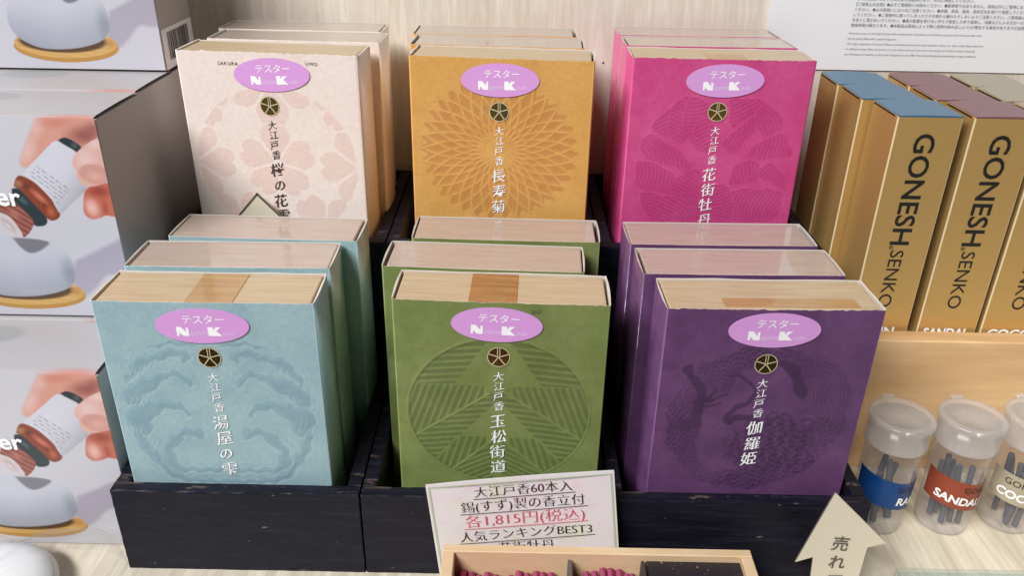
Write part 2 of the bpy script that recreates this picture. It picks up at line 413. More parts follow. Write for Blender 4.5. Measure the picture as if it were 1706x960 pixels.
PEONY = [
    ( [(-37.9, -39.5), (-33.1, -33.6), (-26.6, -26.1), (-26.5, -34.3), (-24.8, -42.6), (-31.3, -43.6)] , 40 ),
    ( [(-26.6, -26.1), (-22.1, -22.7), (-16.7, -21.0), (-18.9, -30.0), (-18.9, -37.5), (-14.7, -44.9), (-20.9, -48.5), (-25.6, -43.5), (-27.4, -34.3)] , -22 ),
    ( [(-16.7, -21.0), (-11.9, -20.9), (-6.5, -24.8), (-4.1, -31.3), (-8.7, -33.9), (-12.9, -39.0), (-13.0, -45.7), (-17.7, -40.8), (-19.1, -31.7)] , 5 ),
    ( [(-12.9, -39.0), (-8.7, -33.9), (-3.7, -34.6), (0.5, -42.1), (-1.7, -50.6), (-6.2, -54.1), (-12.9, -46.6)] , 22 ),
    ( [(5.2, -22.1), (17.9, -21.1), (26.4, -24.1), (20.9, -30.0), (14.9, -33.4), (10.0, -39.3), (6.8, -33.6)] , 25 ),
    ( [(20.9, -30.0), (26.4, -24.1), (36.8, -32.9), (36.9, -38.8), (29.3, -42.3), (23.1, -39.1)] , -48 ),
    ( [(4.7, -48.8), (8.7, -41.9), (15.9, -35.0), (20.3, -31.6), (22.9, -38.2), (18.2, -45.1), (13.4, -52.0), (8.6, -52.9)] , 75 ),
    ( [(-43.0, -51.5), (-38.8, -42.9), (-32.0, -45.3), (-23.2, -50.2), (-14.2, -56.9), (-11.1, -62.1), (-14.9, -65.7), (-21.9, -62.3), (-30.5, -59.9), (-36.5, -58.3)] , -65 ),
    ( [(-44.3, -65.4), (-42.4, -58.4), (-34.7, -60.0), (-26.0, -63.3), (-19.4, -70.2), (-20.1, -79.2), (-30.5, -77.6), (-40.8, -76.0)] , 85 ),
    ( [(-18.8, -68.4), (-9.3, -62.9), (-5.3, -68.1), (-4.4, -82.4), (-15.3, -84.5), (-22.0, -77.4)] , -35 ),
    ( [(11.8, -64.2), (16.1, -58.8), (27.7, -58.6), (27.6, -69.1), (13.0, -73.0)] , -80 ),
    ( [(27.4, -62.1), (34.3, -58.4), (43.3, -67.0), (45.3, -74.0), (34.6, -70.7), (29.0, -67.3)] , 48 ),
    ( [(18.8, -54.4), (25.8, -46.6), (37.3, -41.3), (42.1, -45.4), (44.4, -53.9), (27.4, -56.8)] , 85 ),
    ( [(13.4, -75.7), (25.9, -74.5), (38.7, -75.1), (44.2, -77.7), (40.1, -94.2), (16.0, -94.8)] , 70 ),
    ( [(-4.9, -71.6), (1.1, -72.4), (12.4, -74.8), (16.0, -94.8), (-1.2, -95.2)] , 8 ),
    ( [(-40.7, -77.8), (-20.0, -81.0), (-4.2, -84.2), (-2.9, -95.3), (-32.2, -95.9)] , -30 ),
]
def peony(U, V):
    h = np.zeros_like(U); m = np.zeros_like(U)
    wx = U + 0.5 * np.sin(V * 0.5) ; wy = V + 0.5 * np.sin(U * 0.45 + 1)
    for k, (P, deg) in enumerate(PEONY):
        d = inpoly(wx, wy, closed(P, 4)); ins = sm(d, -0.15, 0.25); a = R(deg); c = np.mean(np.array(P), 0)
        t = -(U - c[0]) * math.sin(a) + (V - c[1]) * math.cos(a); q = (U - c[0]) * math.cos(a) + (V - c[1]) * math.sin(a)
        ln = ridge((t + 0.018 * q * q * (1 if k % 2 else -1) + 0.5 * np.sin(q * 0.3 + k)) / 2.25, 0.26) * sm(d, 0.5, 1.3)
        edge = np.clip(1 - np.abs(d - 0.1) / 0.55, 0, 1)
        h = h * (1 - ins) + ins * (0.05 + 0.24 * ln) + 0.26 * edge
        m = m * (1 - ins) + ins * (0.40 - 0.38 * ln) - 0.28 * edge
    return h, np.clip(m, 0, 1)

def dragon(U, V):
    cx, cy = -1.0, -62.0
    U = U + 0.9 * np.sin(V * 0.31) + 0.5 * np.sin(V * 0.83 + U * 0.4); V = V + 0.9 * np.sin(U * 0.27 + 1.3) + 0.5 * np.sin(U * 0.71)
    x, y = (U - cx) / 45.5, (V - cy) / 43.5; r = np.hypot(x, y); th = np.arctan2(y, x)
    wob = 0.03 * np.sin(th * 3 + 1)
    inner = 0.66 + 0.10 * np.sin(th * 2 - 0.6) + 0.05 * np.sin(th * 5)
    ring = sm(r, inner - 0.02, inner + 0.02) * (1 - sm(r, 0.955 + wob * 0.3, 0.98 + wob * 0.3))
    n = 58; a = n * th / (2 * math.pi) + r * 13; b = n * th / (2 * math.pi) - r * 13
    sc = np.maximum(ridge(a, 0.17), ridge(b, 0.17))
    h = ring * (0.42 * sc); m = ring * (0.56 - 0.46 * sc) * (0.75 + 0.25 * np.sin(th * 4 + 1))
    # feathered fan, upper right
    px, py = U - 16.0, V + 52.0; rr = np.hypot(px, py); tt = np.arctan2(py, px)
    fan = sm(rr, 7, 9) * (1 - sm(rr, 27, 29)) * sm(tt, -0.5, -0.4) * (1 - sm(tt, 1.15, 1.25))
    fl = ridge(rr / 1.7 + 0.35 * np.sin(tt * 4), 0.28)
    h = h * (1 - fan) + fan * 0.5 * fl; m = m * (1 - fan) + fan * (0.34 - 0.42 * fl)
    # curled body and mane in the lower middle
    for k in range(26):
        q = np.random.default_rng(k); cxk, cyk = q.uniform(-14, 32), q.uniform(-97, -58); a0 = q.uniform(0, 6.3); s0 = q.uniform(3, 6.5)
        pts = [(cxk + s0 * (0.25 + 0.75 * t) * math.cos(a0 + 3.6 * t), cyk + s0 * (0.25 + 0.75 * t) * math.sin(a0 + 3.6 * t)) for t in np.linspace(0, 1, 6)]
        s = stroke(U, V, pts, 0.5, 1.15); h = h + 0.32 * s; m = np.maximum(m, 0.55 * s)
    body = np.clip(1 - np.hypot((U - 9) / 27.0, (V + 78) / 22.0), 0, 1); m = np.maximum(m, 0.75 * sm(body, 0, 0.35) * (0.55 + 0.45 * np.sin(U * 1.1 + 2 * np.sin(V * 0.7)) * np.sin(V * 1.0)))
    for pts, w0, w1 in [([(-16, -35.4), (-6, -40), (-4.5, -46), (-6, -51.5), (-13, -58), (-16, -62)], 0.8, 1.9), ([(-37, -33), (-30.5, -44), (-29.2, -55), (-31, -64), (-36, -66)], 2.6, 3.6),
                        ([(-31, -52), (-25, -49.5), (-18, -46.5)], 1.6, 0.6), ([(-29, -53), (-24, -52.5), (-19, -51.5)], 1.4, 0.5), ([(-26, -49), (-24, -45), (-24.5, -42)], 1.2, 0.5),
                        ([(-3, -28), (8, -29.4), (15, -35), (18.3, -45.5)], 1.2, 4.2), ([(-14, -63), (-4, -60), (4, -64), (10, -60)], 2.2, 1.0)]:
        s = stroke(U, V, pts, w0, w1); h = np.maximum(h, 0.30 * s); m = np.maximum(m, 0.62 * sm(s, 0, 0.5))
    return h, np.clip(m, 0, 1)

# ------------------------------------------------------------------ materials
M_EDGE = plain('raw_card_edge', lin(206, 196, 184), 0.7)
M_EDGEF = Mat('film_wrapped_edge', lin(196, 188, 178), 0.3, coat=1.0, coat_rough=0.05).m
M_GOLD = Mat('gold_foil', lin(176, 150, 84), 0.22, metal=1.0).m
M_PALE = Mat('pale_gold_line', lin(232, 218, 176), 0.35, metal=0.35).m
M_WHITE = plain('white_ink', (0.92, 0.92, 0.91, 1), 0.45)
M_DKINK = plain('brown_black_ink', lin(62, 50, 48), 0.5)
M_BLACK = plain('black_ink_and_gap_shade', (0.012, 0.011, 0.010, 1), 0.5)
M_STICK = Mat('mauve_sticker_paper', lin(214, 156, 216), 0.38, coat=0.25, coat_rough=0.2).m
M_FILMW = Mat('faint_white_ink', lin(236, 206, 242), 0.4).m
M_BLACKWOOD = black_wood()

def inner_mat(name, c0, c1, coat, cr):
    M = Mat(name, c0, 0.5, coat=coat, coat_rough=cr); M.set('Coat IOR', 1.6)
    g = M.noise(M.map((2.0, 40, 30)), 16.0, 5.0, 0.65, 0.3)
    M.base(M.ramp(g, [(0.35, c1), (0.65, c0)]))
    v = M.noise(M.obj(), 22.0, 2.0, 0.5)
    M.bump(v, 0.0006, 0.10)
    cb = M.n('ShaderNodeBump'); cb.inputs['Distance'].default_value = 0.0006; cb.inputs['Strength'].default_value = 0.28
    M.link(v, cb.inputs['Height']); M.link(cb.outputs['Normal'], M.p.inputs['Coat Normal'])
    return M.m
M_INNER = inner_mat('paulownia_lid', lin(192, 172, 142), lin(176, 152, 120), 0.25, 0.25)
M_INNERW = inner_mat('film_wrapped_lid', lin(184, 166, 154), lin(172, 154, 140), 1.0, 0.05)
M_TAPE = inner_mat('amber_tape', lin(172, 124, 70), lin(138, 92, 46), 0.8, 0.12)
M_TAPE2 = inner_mat('pale_tape', lin(180, 144, 92), lin(160, 122, 72), 0.8, 0.12)

# ------------------------------------------------------------------ the setting
M_WALL = wood('pale_veneer', lin(224, 217, 203), lin(206, 195, 178), (1.0, 1.0, 0.10), 0.55, dist=2.2, freq=85.0)
M_SHELF = wood('whitewashed_shelf_veneer', lin(222, 213, 193), lin(190, 180, 160), (1.0, 0.07, 1.0), 0.42, dist=1.6, freq=75.0)
M_RISER = wood('tan_board', lin(214, 178, 132), lin(194, 154, 108), (0.12, 1.0, 1.0), 0.45, coat=0.1, dist=1.0, freq=34.0)

shelf = box('shelf', (-1.2, 1.2, 0.205, 0.590, -0.025, 0.0), M_SHELF, bev=0.001)
tag(shelf, 'pale whitewashed wooden shelf under the black trays', 'shelf', kind='structure')
wall = box('back_wall', (-1.2, 1.2, 0.574, 0.590, 0.0002, 0.9), M_WALL)
tag(wall, 'pale veneer back panel with wavy upright grain behind all boxes', 'back panel', kind='structure')
for (x, z) in ((-0.02, 0.2565), (0.0595, 0.2160), (0.1175, 0.262), (-0.028, 0.2685)):
    bm = bmesh.new(); bmesh.ops.create_circle(bm, cap_ends=True, radius=0.0007, segments=12)
    bmesh.ops.rotate(bm, verts=bm.verts, cent=(0, 0, 0), matrix=Matrix.Rotation(R(90), 3, 'X'))
    bmobj('nail_hole', bm, M_DKINK, wall, (x, 0.5737, z))

# ------------------------------------------------------------------ stepped bases
STEP = 0.087
st = thing('display_step', 'long tan wooden display step with raised lip under the gold boxes', 'display step', (0.54, 0.4145, 0))
box('front_board', (-0.353, 0.40, 0.0, 0.012, 0.0, STEP + 0.006), M_RISER, st, bev=0.0008)
box('step_top', (-0.353, 0.40, 0.0125, 0.159, STEP - 0.012, STEP), M_RISER, st)
box('side_board', (-0.353, -0.341, 0.0125, 0.159, 0.0, STEP - 0.0125), M_RISER, st)
st2 = thing('riser_block', 'dark riser carrying the three rear black trays, hidden behind the front trays', 'riser', (0, 0.4393, 0))
box('riser_top', (-0.1995, 0.182, 0.0, 0.133, STEP - 0.012, STEP - 0.0005), M_BLACKWOOD, st2)
box('riser_front', (-0.1995, 0.182, 0.0, 0.012, 0.0, STEP - 0.0125), M_BLACKWOOD, st2)

# ------------------------------------------------------------------ black wooden trays
def board(name, dims, parent, bev=0.0006):
    x0, x1, y0, y1, z0, z1 = dims; bm = bmesh.new()
    nx = max(2, int((x1 - x0) / 0.004)); ny = max(2, int((y1 - y0) / 0.004)); nz = max(2, int((z1 - z0) / 0.003))
    add_box(bm, *dims, bev=bev, seg=2)
    for ax, lo, hi, n in ((0, x0, x1, nx), (1, y0, y1, ny), (2, z0, z1, nz)):
        if (hi - lo) < 0.01: continue
        cuts = np.concatenate([[lo + 0.0014, hi - 0.0014], np.linspace(lo, hi, n + 1)[1:-1]])
        no = [0, 0, 0]; no[ax] = 1
        for c in cuts:
            co = [0, 0, 0]; co[ax] = c
            bmesh.ops.bisect_plane(bm, geom=bm.verts[:] + bm.edges[:] + bm.faces[:], plane_co=co, plane_no=no)
    me = bpy.data.meshes.new(name); bm.normal_update(); bm.to_mesh(me); bm.free()
    co = np.empty(len(me.vertices) * 3); me.vertices.foreach_get('co', co); co = co.reshape(-1, 3)
    d = np.stack([np.minimum(co[:, 0] - x0, x1 - co[:, 0]), np.minimum(co[:, 1] - y0, y1 - co[:, 1]), np.minimum(co[:, 2] - z0, z1 - co[:, 2])], 1)
    d.sort(axis=1); e = np.clip(1 - d[:, 1] / 0.0016, 0, 1)
    e *= np.where(co[:, 2] > z1 - 0.004, 1.0, 0.75)
    at = me.attributes.new('edge', 'FLOAT', 'POINT'); at.data.foreach_set('value', e.astype(np.float32))
    jit = rng.normal(0, 0.00007, co.shape) * (e[:, None] > 0.2)
    me.vertices.foreach_set('co', (co + jit).ravel())
    return link_mesh(name, me, M_BLACKWOOD, parent)

TW = 0.007
def tray(label, x0, x1, y0, y1, z, h):
    t = thing('display_tray', label, 'tray', ((x0 + x1) / 2, y0, z), 0, 'black wooden display trays')
    w = (x1 - x0) / 2; d = y1 - y0
    board('front_board', (-w, w, 0.0, TW, 0.0, h), t)
    board('back_board', (-w, w, d - 0.0028, d, 0.0, h), t)
    board('side_board', (-w, -w + TW, TW + 0.0002, d - 0.003, 0.0, h - 0.0002), t)
    board('side_board', (w - TW, w, TW + 0.0002, d - 0.003, 0.0, h - 0.0002), t)
    box('base_board', (-w + TW, w - TW, TW, d - 0.003, 0.0005, 0.0045), M_BLACKWOOD, t)
    return t
XT = [(-0.1995, -0.0747), (-0.0739, 0.0503), (0.0511, 0.1820)]
FL = ['worn black wooden tray holding the pale blue incense boxes', 'worn black wooden tray holding the green incense boxes, behind the price card', 'worn black wooden tray holding the dark purple incense boxes']
RL = ['raised black wooden tray under the cream cherry blossom boxes', 'raised black wooden tray under the orange boxes', 'raised black wooden tray under the bright pink boxes']
for (a, b), l in zip(XT, FL): tray(l, a, b, 0.3192, 0.4388, 0.0, 0.053)
for (a, b), l in zip(XT, RL): tray(l, a, b, 0.4395, 0.5685, STEP, 0.051)

# ------------------------------------------------------------------ incense boxes
BW, BD = 0.1010, 0.0311
def sleeve_mesh(H, motif, seed=0, fray=0.00008):
    """paper sleeve open at the top: dense embossed front, thin walls, pale cut edge"""
    q = np.random.default_rng(seed)
    rc, th = 0.0010, 0.00045
    nx, nz = 250, 262; vis = 0.112
    xs = np.linspace(-BW / 2 + rc, BW / 2 - rc, nx)
    zs = np.concatenate([[0.0, (H - vis) * 0.5], np.linspace(H - vis, H, nz)])
    U, Z = np.meshgrid(xs, zs); V = Z - H
    h, m = motif(U * 1000, V * 1000)
    bow = -0.00055 * np.cos(np.pi * U / BW) * np.exp(V / 0.03)
    topw = np.interp(U[-1], np.linspace(-BW / 2, BW / 2, 60), q.normal(0, fray, 60))
    Zd = Z.copy(); Zd[-1] += topw
    v = [(x, y, z) for x, y, z in zip(U.ravel(), (bow - h * 0.00036).ravel(), Zd.ravel())]
    NX = nx; NZ = len(zs); f = []; mi = []; mask = list(m.ravel())
    idx = np.arange(NX * NZ).reshape(NZ, NX)
    a, b, c, d = idx[:-1, :-1].ravel(), idx[:-1, 1:].ravel(), idx[1:, 1:].ravel(), idx[1:, :-1].ravel()
    f += list(zip(a.tolist(), b.tolist(), c.tolist(), d.tolist())); mi += [0] * len(a)
    # the rest of the outline, from the right end of the front round to its left end
    def corner(cx, cy, a0, r, n=4): return [(cx + r * math.cos(a0 + k * math.pi / 2 / n), cy + r * math.sin(a0 + k * math.pi / 2 / n)) for k in range(n + 1)]
    X, Y = BW / 2, BD; bul = 0.0006
    out = corner(X - rc, rc, -math.pi / 2, rc) + [(X + bul * math.sin(math.pi * t), rc + (Y - 2 * rc) * t) for t in (0.25, 0.5, 0.75)] + corner(X - rc, Y - rc, 0, rc)
    out += [(x, Y) for x in np.linspace(X - rc, -X + rc, 8)[1:-1]]
    out += corner(-X + rc, Y - rc, math.pi / 2, rc) + [(-X - bul * math.sin(math.pi * t), Y - rc - (Y - 2 * rc) * t) for t in (0.25, 0.5, 0.75)] + corner(-X + rc, rc, math.pi, rc)
    n = len(out); base = len(v)
    rag = q.normal(0, fray, n); rag[0] = topw[-1]; rag[-1] = topw[0]
    v += [(x, y, 0.0) for x, y in out] + [(x, y, H + r) for (x, y), r in zip(out, rag)]; mask += [0.0] * (2 * n)
    for k in range(n - 1): f.append((base + k, base + k + 1, base + n + k + 1, base + n + k)); mi.append(0)
    # inner skin
    inn = [(xs[i], th + float(bow[-1, i])) for i in range(0, NX, 3)] + [(xs[-1], th)]
    def inset(p):
        x, y = p; return (max(-X + th, min(X - th, x * (1 - th / X))), max(th, min(Y - th, y)))
    rim_o = [idx[-1, i] for i in range(0, NX, 3)] + [idx[-1, -1]] + [base + n + k for k in range(1, n - 1)]
    inn = inn + [inset(out[k]) for k in range(1, n - 1)]
    ib = len(v); n2 = len(inn)
    v += [(x, y, v[rim_o[k]][2] - 0.00012) for k, (x, y) in enumerate(inn)] + [(x, y, H - 0.02) for x, y in inn]; mask += [0.0] * (2 * n2)
    for k in range(n2):
        j = (k + 1) % n2
        f.append((rim_o[k], rim_o[j], ib + j, ib + k)); mi.append(1)
        f.append((ib + k, ib + j, ib + n2 + j, ib + n2 + k)); mi.append(1)
    me = bpy.data.meshes.new('sleeve'); me.from_pydata(v, [], f); me.update()
    me.polygons.foreach_set('material_index', mi)
    sm_ = np.ones(len(f), bool); sm_[np.array(mi) == 1] = False; me.polygons.foreach_set('use_smooth', sm_)
    at = me.attributes.new('motif', 'FLOAT', 'POINT'); at.data.foreach_set('value', np.array(mask, np.float32))
    return me

def inner_box(H, parent, mat, dz=0.0010, sx=0.0):
    g = 0.0007
    return bmobj('inner_box', add_box(bmesh.new(), -BW / 2 + 0.0016 + sx, BW / 2 - 0.0016 + sx, g, BD - g, 0.0006, H - dz, bev=0.0007, seg=2), mat, parent)

def sticker(parent, H, dx, dy, rot, name_sub='sticker_lettering'):
    a, b, n = 21.6 + 0.25 * math.sin(dx * 9), 9.2, 56; v, f = [], []
    c, s = math.cos(rot), math.sin(rot)
    P = lambda x, y, o: ((dx + x * c - y * s) * 0.001, o, H + (dy + x * s + y * c) * 0.001)
    for o in (-0.0003, -0.00044):
        for k in range(n):
            t = 2 * math.pi * k / n; v.append(P(a * math.cos(t), b * math.sin(t), o - 0.00055 * math.exp(-0.012 / 0.03)))
    f = [tuple(range(n, 2 * n))] + [(k, (k + 1) % n, n + (k + 1) % n, n + k) for k in range(n)]
    so = pymesh('tester_sticker', v, f, M_STICK, parent)
    I = Ink(); I.text('テスター', 1.0, 1.6, 4.6, 'C', bold=0.004, cap=False)
    # the two bold capitals drawn as cut shapes
    I.put([(-12.0, -5.2), (-12.0, -0.4), (-9.8, -0.4), (-7.6, -3.0), (-7.6, -0.9), (-6.4, -0.9), (-6.4, -5.2), (-9.0, -5.2), (-10.9, -3.4), (-10.9, -5.2)],
          [(0, 1, 2, 8, 9), (2, 3, 6, 7, 8), (3, 4, 5, 6)])
    I.put([(2.4, -5.2), (2.4, -0.5), (4.9, -0.5), (4.9, -2.0), (6.2, -0.5), (8.6, -0.5), (6.3, -2.6), (8.8, -5.2)], [(0, 1, 2, 3, 7), (3, 4, 5, 6), (3, 6, 7)])
    pl = lambda x, y: P(x, y, -0.00092)
    I.build(name_sub, M_WHITE, so, place=pl)
    J = Ink(); J.text('ippon', -6.0, -4.9, 2.7, 'L', shear=0.35, cap=True); J.text('odo', 9.2, -4.9, 2.5, 'L', shear=0.35, cap=True)
    J.build(name_sub, M_FILMW, so, place=pl)
    return so

def emblem(parent, H, dx=-0.6, dy=-29.2, r=5.5):
    v, f = [], []; n = 40
    for o in (-0.0001, -0.00046):
        for k in range(n):
            t = 2 * math.pi * k / n; v.append(((dx + r * math.cos(t)) * 0.001, o, H + (dy + r * math.sin(t)) * 0.001))
    f = [tuple(range(n, 2 * n))] + [(k, (k + 1) % n, n + (k + 1) % n, n + k) for k in range(n)]
    e = pymesh('foil_emblem', v, f, M_GOLD, parent)
    I = Ink()
    def bar(a, r0, r1, w, off=0.0):
        ca, sa = math.cos(a), math.sin(a)
        I.poly([(dx + ca * p - sa * (q + off), dy + sa * p + ca * (q + off)) for p, q in ((r0, -w), (r1, -w), (r1, w), (r0, w))])
    for k in range(1, 5): bar(R(90 + 72 * k), 0.0, r, 0.26)
    for off in (-0.55, 0.55): bar(R(90), 0.5, r, 0.18, off)
    for k in range(n):
        t0, t1 = 2 * math.pi * k / n, 2 * math.pi * (k + 1) / n
        I.poly([(dx + q * math.cos(t), dy + q * math.sin(t)) for q, t in ((r - 0.42, t0), (r, t0), (r, t1), (r - 0.42, t1))])
    I.build('emblem_lines', M_PALE, e, off=0.00052, z=H)
    return e

def title(parent, H, name, mat, x=-0.4, pitch=9.5, size=8.0, y0=-66.3):
    I = Ink()
    for k, ch in enumerate('大江戸香'):
        I.char(ch, x + (0.25 if k % 2 else -0.15), -40.2 - 5.75 * k, 5.0, bold=-0.012, brush=0.045, rise=0.20, sx=0.98, nib=(0.045, 0.02))
    for k, ch in enumerate(name):
        s = size * (0.86 if ch == 'の' else 1.0)
        I.char(ch, x + (0.3 if k % 2 else -0.2), y0 - pitch * k, s, bold=-0.010, brush=0.038, rise=0.18, sx=0.95, nib=(0.05, 0.024))
    return I.build('title_lettering', mat, parent, z=H, off=0.00042)

FAM = {
 'blue': dict(m=waves, c=lin(148, 178, 184), d=lin(108, 142, 160), l=lin(170, 196, 198)),
 'green': dict(m=pine, c=lin(112, 126, 66), d=lin(76, 88, 48), l=lin(138, 150, 92)),
 'purple': dict(m=dragon, c=lin(92, 56, 98), d=lin(46, 27, 56), l=lin(120, 78, 124)),
 'cream': dict(m=cherry, c=lin(234, 218, 208), d=lin(224, 190, 178), l=lin(240, 226, 216)),
 'orange': dict(m=chrysanthemum, c=lin(210, 156, 78), d=lin(182, 118, 62), l=lin(222, 172, 100)),
 'pink': dict(m=peony, c=lin(202, 64, 126), d=lin(162, 34, 96), l=lin(216, 94, 150)),
}
LAB = {'blue': 'pale blue', 'green': 'green', 'purple': 'dark purple', 'cream': 'cream', 'orange': 'orange', 'pink': 'bright pink'}
FRONT = {'blue': 'pale blue incense box embossed with waves, wearing a mauve oval sticker', 'green': 'green incense box embossed with pine branches, wearing a mauve oval sticker',
         'purple': 'dark purple incense box with a scaly ring motif and mauve oval sticker', 'cream': 'cream incense box printed with cherry blossoms, wearing a mauve oval sticker',
         'orange': 'orange incense box embossed with a chrysanthemum, wearing a mauve oval sticker', 'pink': 'bright pink incense box embossed with a peony, wearing a mauve oval sticker'}
BASEF, BASER = 0.0048, STEP + 0.0048
HF, HR = CAMZ - 0.1776 - BASEF, CAMZ - 0.0916 - BASER
SPOT = {'blue': [(-0.1403, 0.3278, 0.63), (-0.1407, 0.3648, 0.9), (-0.1331, 0.4003, -1.19)],
        'green': [(-0.0051, 0.3333, -1.51), (-0.0148, 0.3679, -2.0), (-0.0039, 0.4042, -0.88)],
        'purple': [(0.1212, 0.3316, 1.17), (0.1151, 0.3673, 1.14), (0.1127, 0.4031, 1.15)],
        'cream': [(-0.1364, 0.4547, -4.16), (-0.1306, 0.4912, -2.0), (-0.1345, 0.5250, -1.0)],
        'orange': [(-0.0084, 0.4518, -4.21), (-0.0116, 0.4858, -2.2), (-0.0137, 0.5200, -1.2)],
        'pink': [(0.1146, 0.4609, -0.42), (0.1150, 0.4963, 0.8), (0.1145, 0.5300, 0.6)]}
TITLE = {'blue': ('湯屋の雫', M_WHITE), 'green': ('玉松街道', M_WHITE), 'purple': ('伽羅姫', M_WHITE), 'cream': ('桜の花雲', M_DKINK), 'orange': ('長寿菊', M_WHITE), 'pink': ('花街牡丹', M_WHITE)}
STK = {'blue': (-1.4, -12.0, 0.5), 'green': (-1.6, -11.6, -1.5), 'purple': (0.4, -10.7, 0.4), 'cream': (2.6, -11.8, 2.0), 'orange': (-0.3, -11.7, 1.0), 'pink': (1.4, -11.7, 1.4)}
GRP = 'paper incense boxes standing in the black trays'

for si, (k, fam) in enumerate(FAM.items()):
    front = k in ('blue', 'green', 'purple'); H = HF if front else HR; zb = BASEF if front else BASER
    pm = washi(LAB[k].replace(' ', '_') + '_washi_paper', fam['c'], fam['d'], fam['l'])
    pf = washi(LAB[k].replace(' ', '_') + '_film_wrapped_paper', fam['c'], fam['d'], fam['l'], True)
    for i, (x, y, yaw) in enumerate(SPOT[k]):
        lab = FRONT[k] if i == 0 else ('film-wrapped %s incense box without sticker, %s' % (LAB[k], 'between the other two of its colour' if i == 1 else 'rearmost of the three in its tray'))
        t = thing('incense_box', lab, 'incense box', (x, y, zb), R(yaw), GRP)
        if i == 0:
            me = sleeve_mesh(H, fam['m'], si, 0.00018)
        else:
            if i == 1: plain_me = sleeve_mesh_plain = None
            me = None
        if me is None:
            me = bpy.data.meshes.get('plain_sleeve_' + k)
            if me is None:
                me = sleeve_mesh(H, blank, si + 20, 0.00003); me.name = 'plain_sleeve_' + k; me.materials.append(pf); me.materials.append(M_EDGEF)
            o = bpy.data.objects.new('sleeve', me); C.objects.link(o); o.parent = t
        else:
            link_mesh('sleeve', me, [pm, M_EDGE], t)
        inner_box(H, t, M_INNER if i == 0 else M_INNERW, dz=(0.0006, 0.0004, 0.0004)[i], sx=(0.0, 0.0006, -0.0005)[i])
        if i == 0:
            emblem(t, H); title(t, H, *TITLE[k])
            dx, dy, rr = STK[k]; sticker(t, H, dx, dy, R(rr))
            zt = H - 0.00045
            if k == 'blue': box('lid_tape', (-0.0085, 0.0135, 0.0008, BD - 0.0012, zt - 0.0003, zt + 0.00015), M_TAPE2, t, bev=0.0001)
            if k == 'green': box('lid_tape', (-0.0150, 0.0075, 0.0008, BD - 0.0012, zt - 0.0003, zt + 0.00015), M_TAPE, t, bev=0.0001)
            if k == 'purple': box('lid_tape', (-0.0230, 0.0400, 0.0030, 0.0115, zt - 0.0003, zt + 0.00015), M_TAPE2, t, bev=0.0001)
            if k == 'pink': box('lid_tape', (-0.0090, 0.0130, 0.0010, 0.0160, zt - 0.0003, zt + 0.00015), M_TAPE2, t, bev=0.0001)
            if k == 'cream':
                for w_, x_, y_, al_ in (('SAKURA', -27.0, -7.2, 'L'), ('UMO', 28.5, -6.0, 'R')):
                    I = Ink(); I.text(w_, x_, y_, 1.9, al_, space=1.25); I.build('latin_lettering', M_DKINK, t, z=H, off=0.0006)
            if k == 'green':
                I = Ink(); I.text('DO', 14.5, -5.0, 1.9, 'L', space=1.2); I.build('latin_lettering', plain('dark_green_ink', lin(70, 84, 40), 0.5), t, z=H, off=0.0008)

# ------------------------------------------------------------------ gold boxes on the step
def gold_paper():
    M = Mat('gold_metallic_card', lin(214, 174, 106), 0.40, metal=0.55)
    n = M.noise(M.obj(), 700.0, 2.0, 0.5); M.bump(n, 0.00003, 0.3)
    return M.m
M_GB = gold_paper(); M_GE = plain('folded_edge_highlight', lin(216, 198, 156), 0.5)  # pale card edge, with the bevel's highlight put into its colour
TOPS = [('blue', Mat('blue_card', lin(70, 108, 134), 0.38).m, 'RAIN'), ('mauve', Mat('mauve_card', lin(124, 84, 86), 0.38).m, 'SANDAL'), ('beige', Mat('beige_card', lin(156, 146, 126), 0.38).m, 'COCO')]
GH, GW, GD = 0.1350, 0.0350, 0.0335
def gold_proto(ci, label, loc, rz):
    cname, cm, scent = TOPS[ci]
    t = thing('gold_incense_carton', label, 'incense carton', loc, rz, 'gold incense cartons on the wooden step')
    bm = bmesh.new(); add_box(bm, 0, GW, 0, GD, 0, GH - 0.0007, bev=0.0007, seg=2); 
    for fc in bm.faces:
        nrm = fc.normal; fc.normal_update()
        if max(abs(fc.normal.x), abs(fc.normal.y), abs(fc.normal.z)) < 0.97 and abs(fc.normal.z) < 0.3: fc.material_index = 1
    bmobj('carton_body', bm, [M_GB, M_GE], t)
    v = []; f = []; nn = 9                                                    # lid flap, slightly bowed up
    for j in range(nn):
        for i in range(nn):
            u, w = i / (nn - 1), j / (nn - 1)
            v.append((0.0003 + u * (GW - 0.0006), -0.0001 + w * (GD - 0.0002), GH - 0.0004 + 0.0009 * math.sin(math.pi * u) * (0.4 + 0.6 * w)))
    nb = len(v); v += [(x, y, GH - 0.0011) for x, y, z in v]
    I_ = lambda i, j, o=0: o + j * nn + i
    for j in range(nn - 1):
        for i in range(nn - 1): f.append((I_(i, j), I_(i + 1, j), I_(i + 1, j + 1), I_(i, j + 1)))
    for i in range(nn - 1):
        f.append((I_(i + 1, 0), I_(i, 0), I_(i, 0, nb), I_(i + 1, 0, nb))); f.append((I_(i, nn - 1), I_(i + 1, nn - 1), I_(i + 1, nn - 1, nb), I_(i, nn - 1, nb)))
        f.append((I_(0, i), I_(0, i + 1), I_(0, i + 1, nb), I_(0, i, nb))); f.append((I_(nn - 1, i + 1), I_(nn - 1, i), I_(nn - 1, i, nb), I_(nn - 1, i + 1, nb)))
    pymesh('lid_flap', v, f, cm, t, smooth=False)
    bm = bmesh.new(); add_box(bm, -0.00025, 0.0006, 0.0035, GD - 0.002, GH - 0.0019, GH - 0.0011); bmobj('lid_gap_shade', bm, M_BLACK, t)  # solid black strip standing in for the shade under the flap
    return t
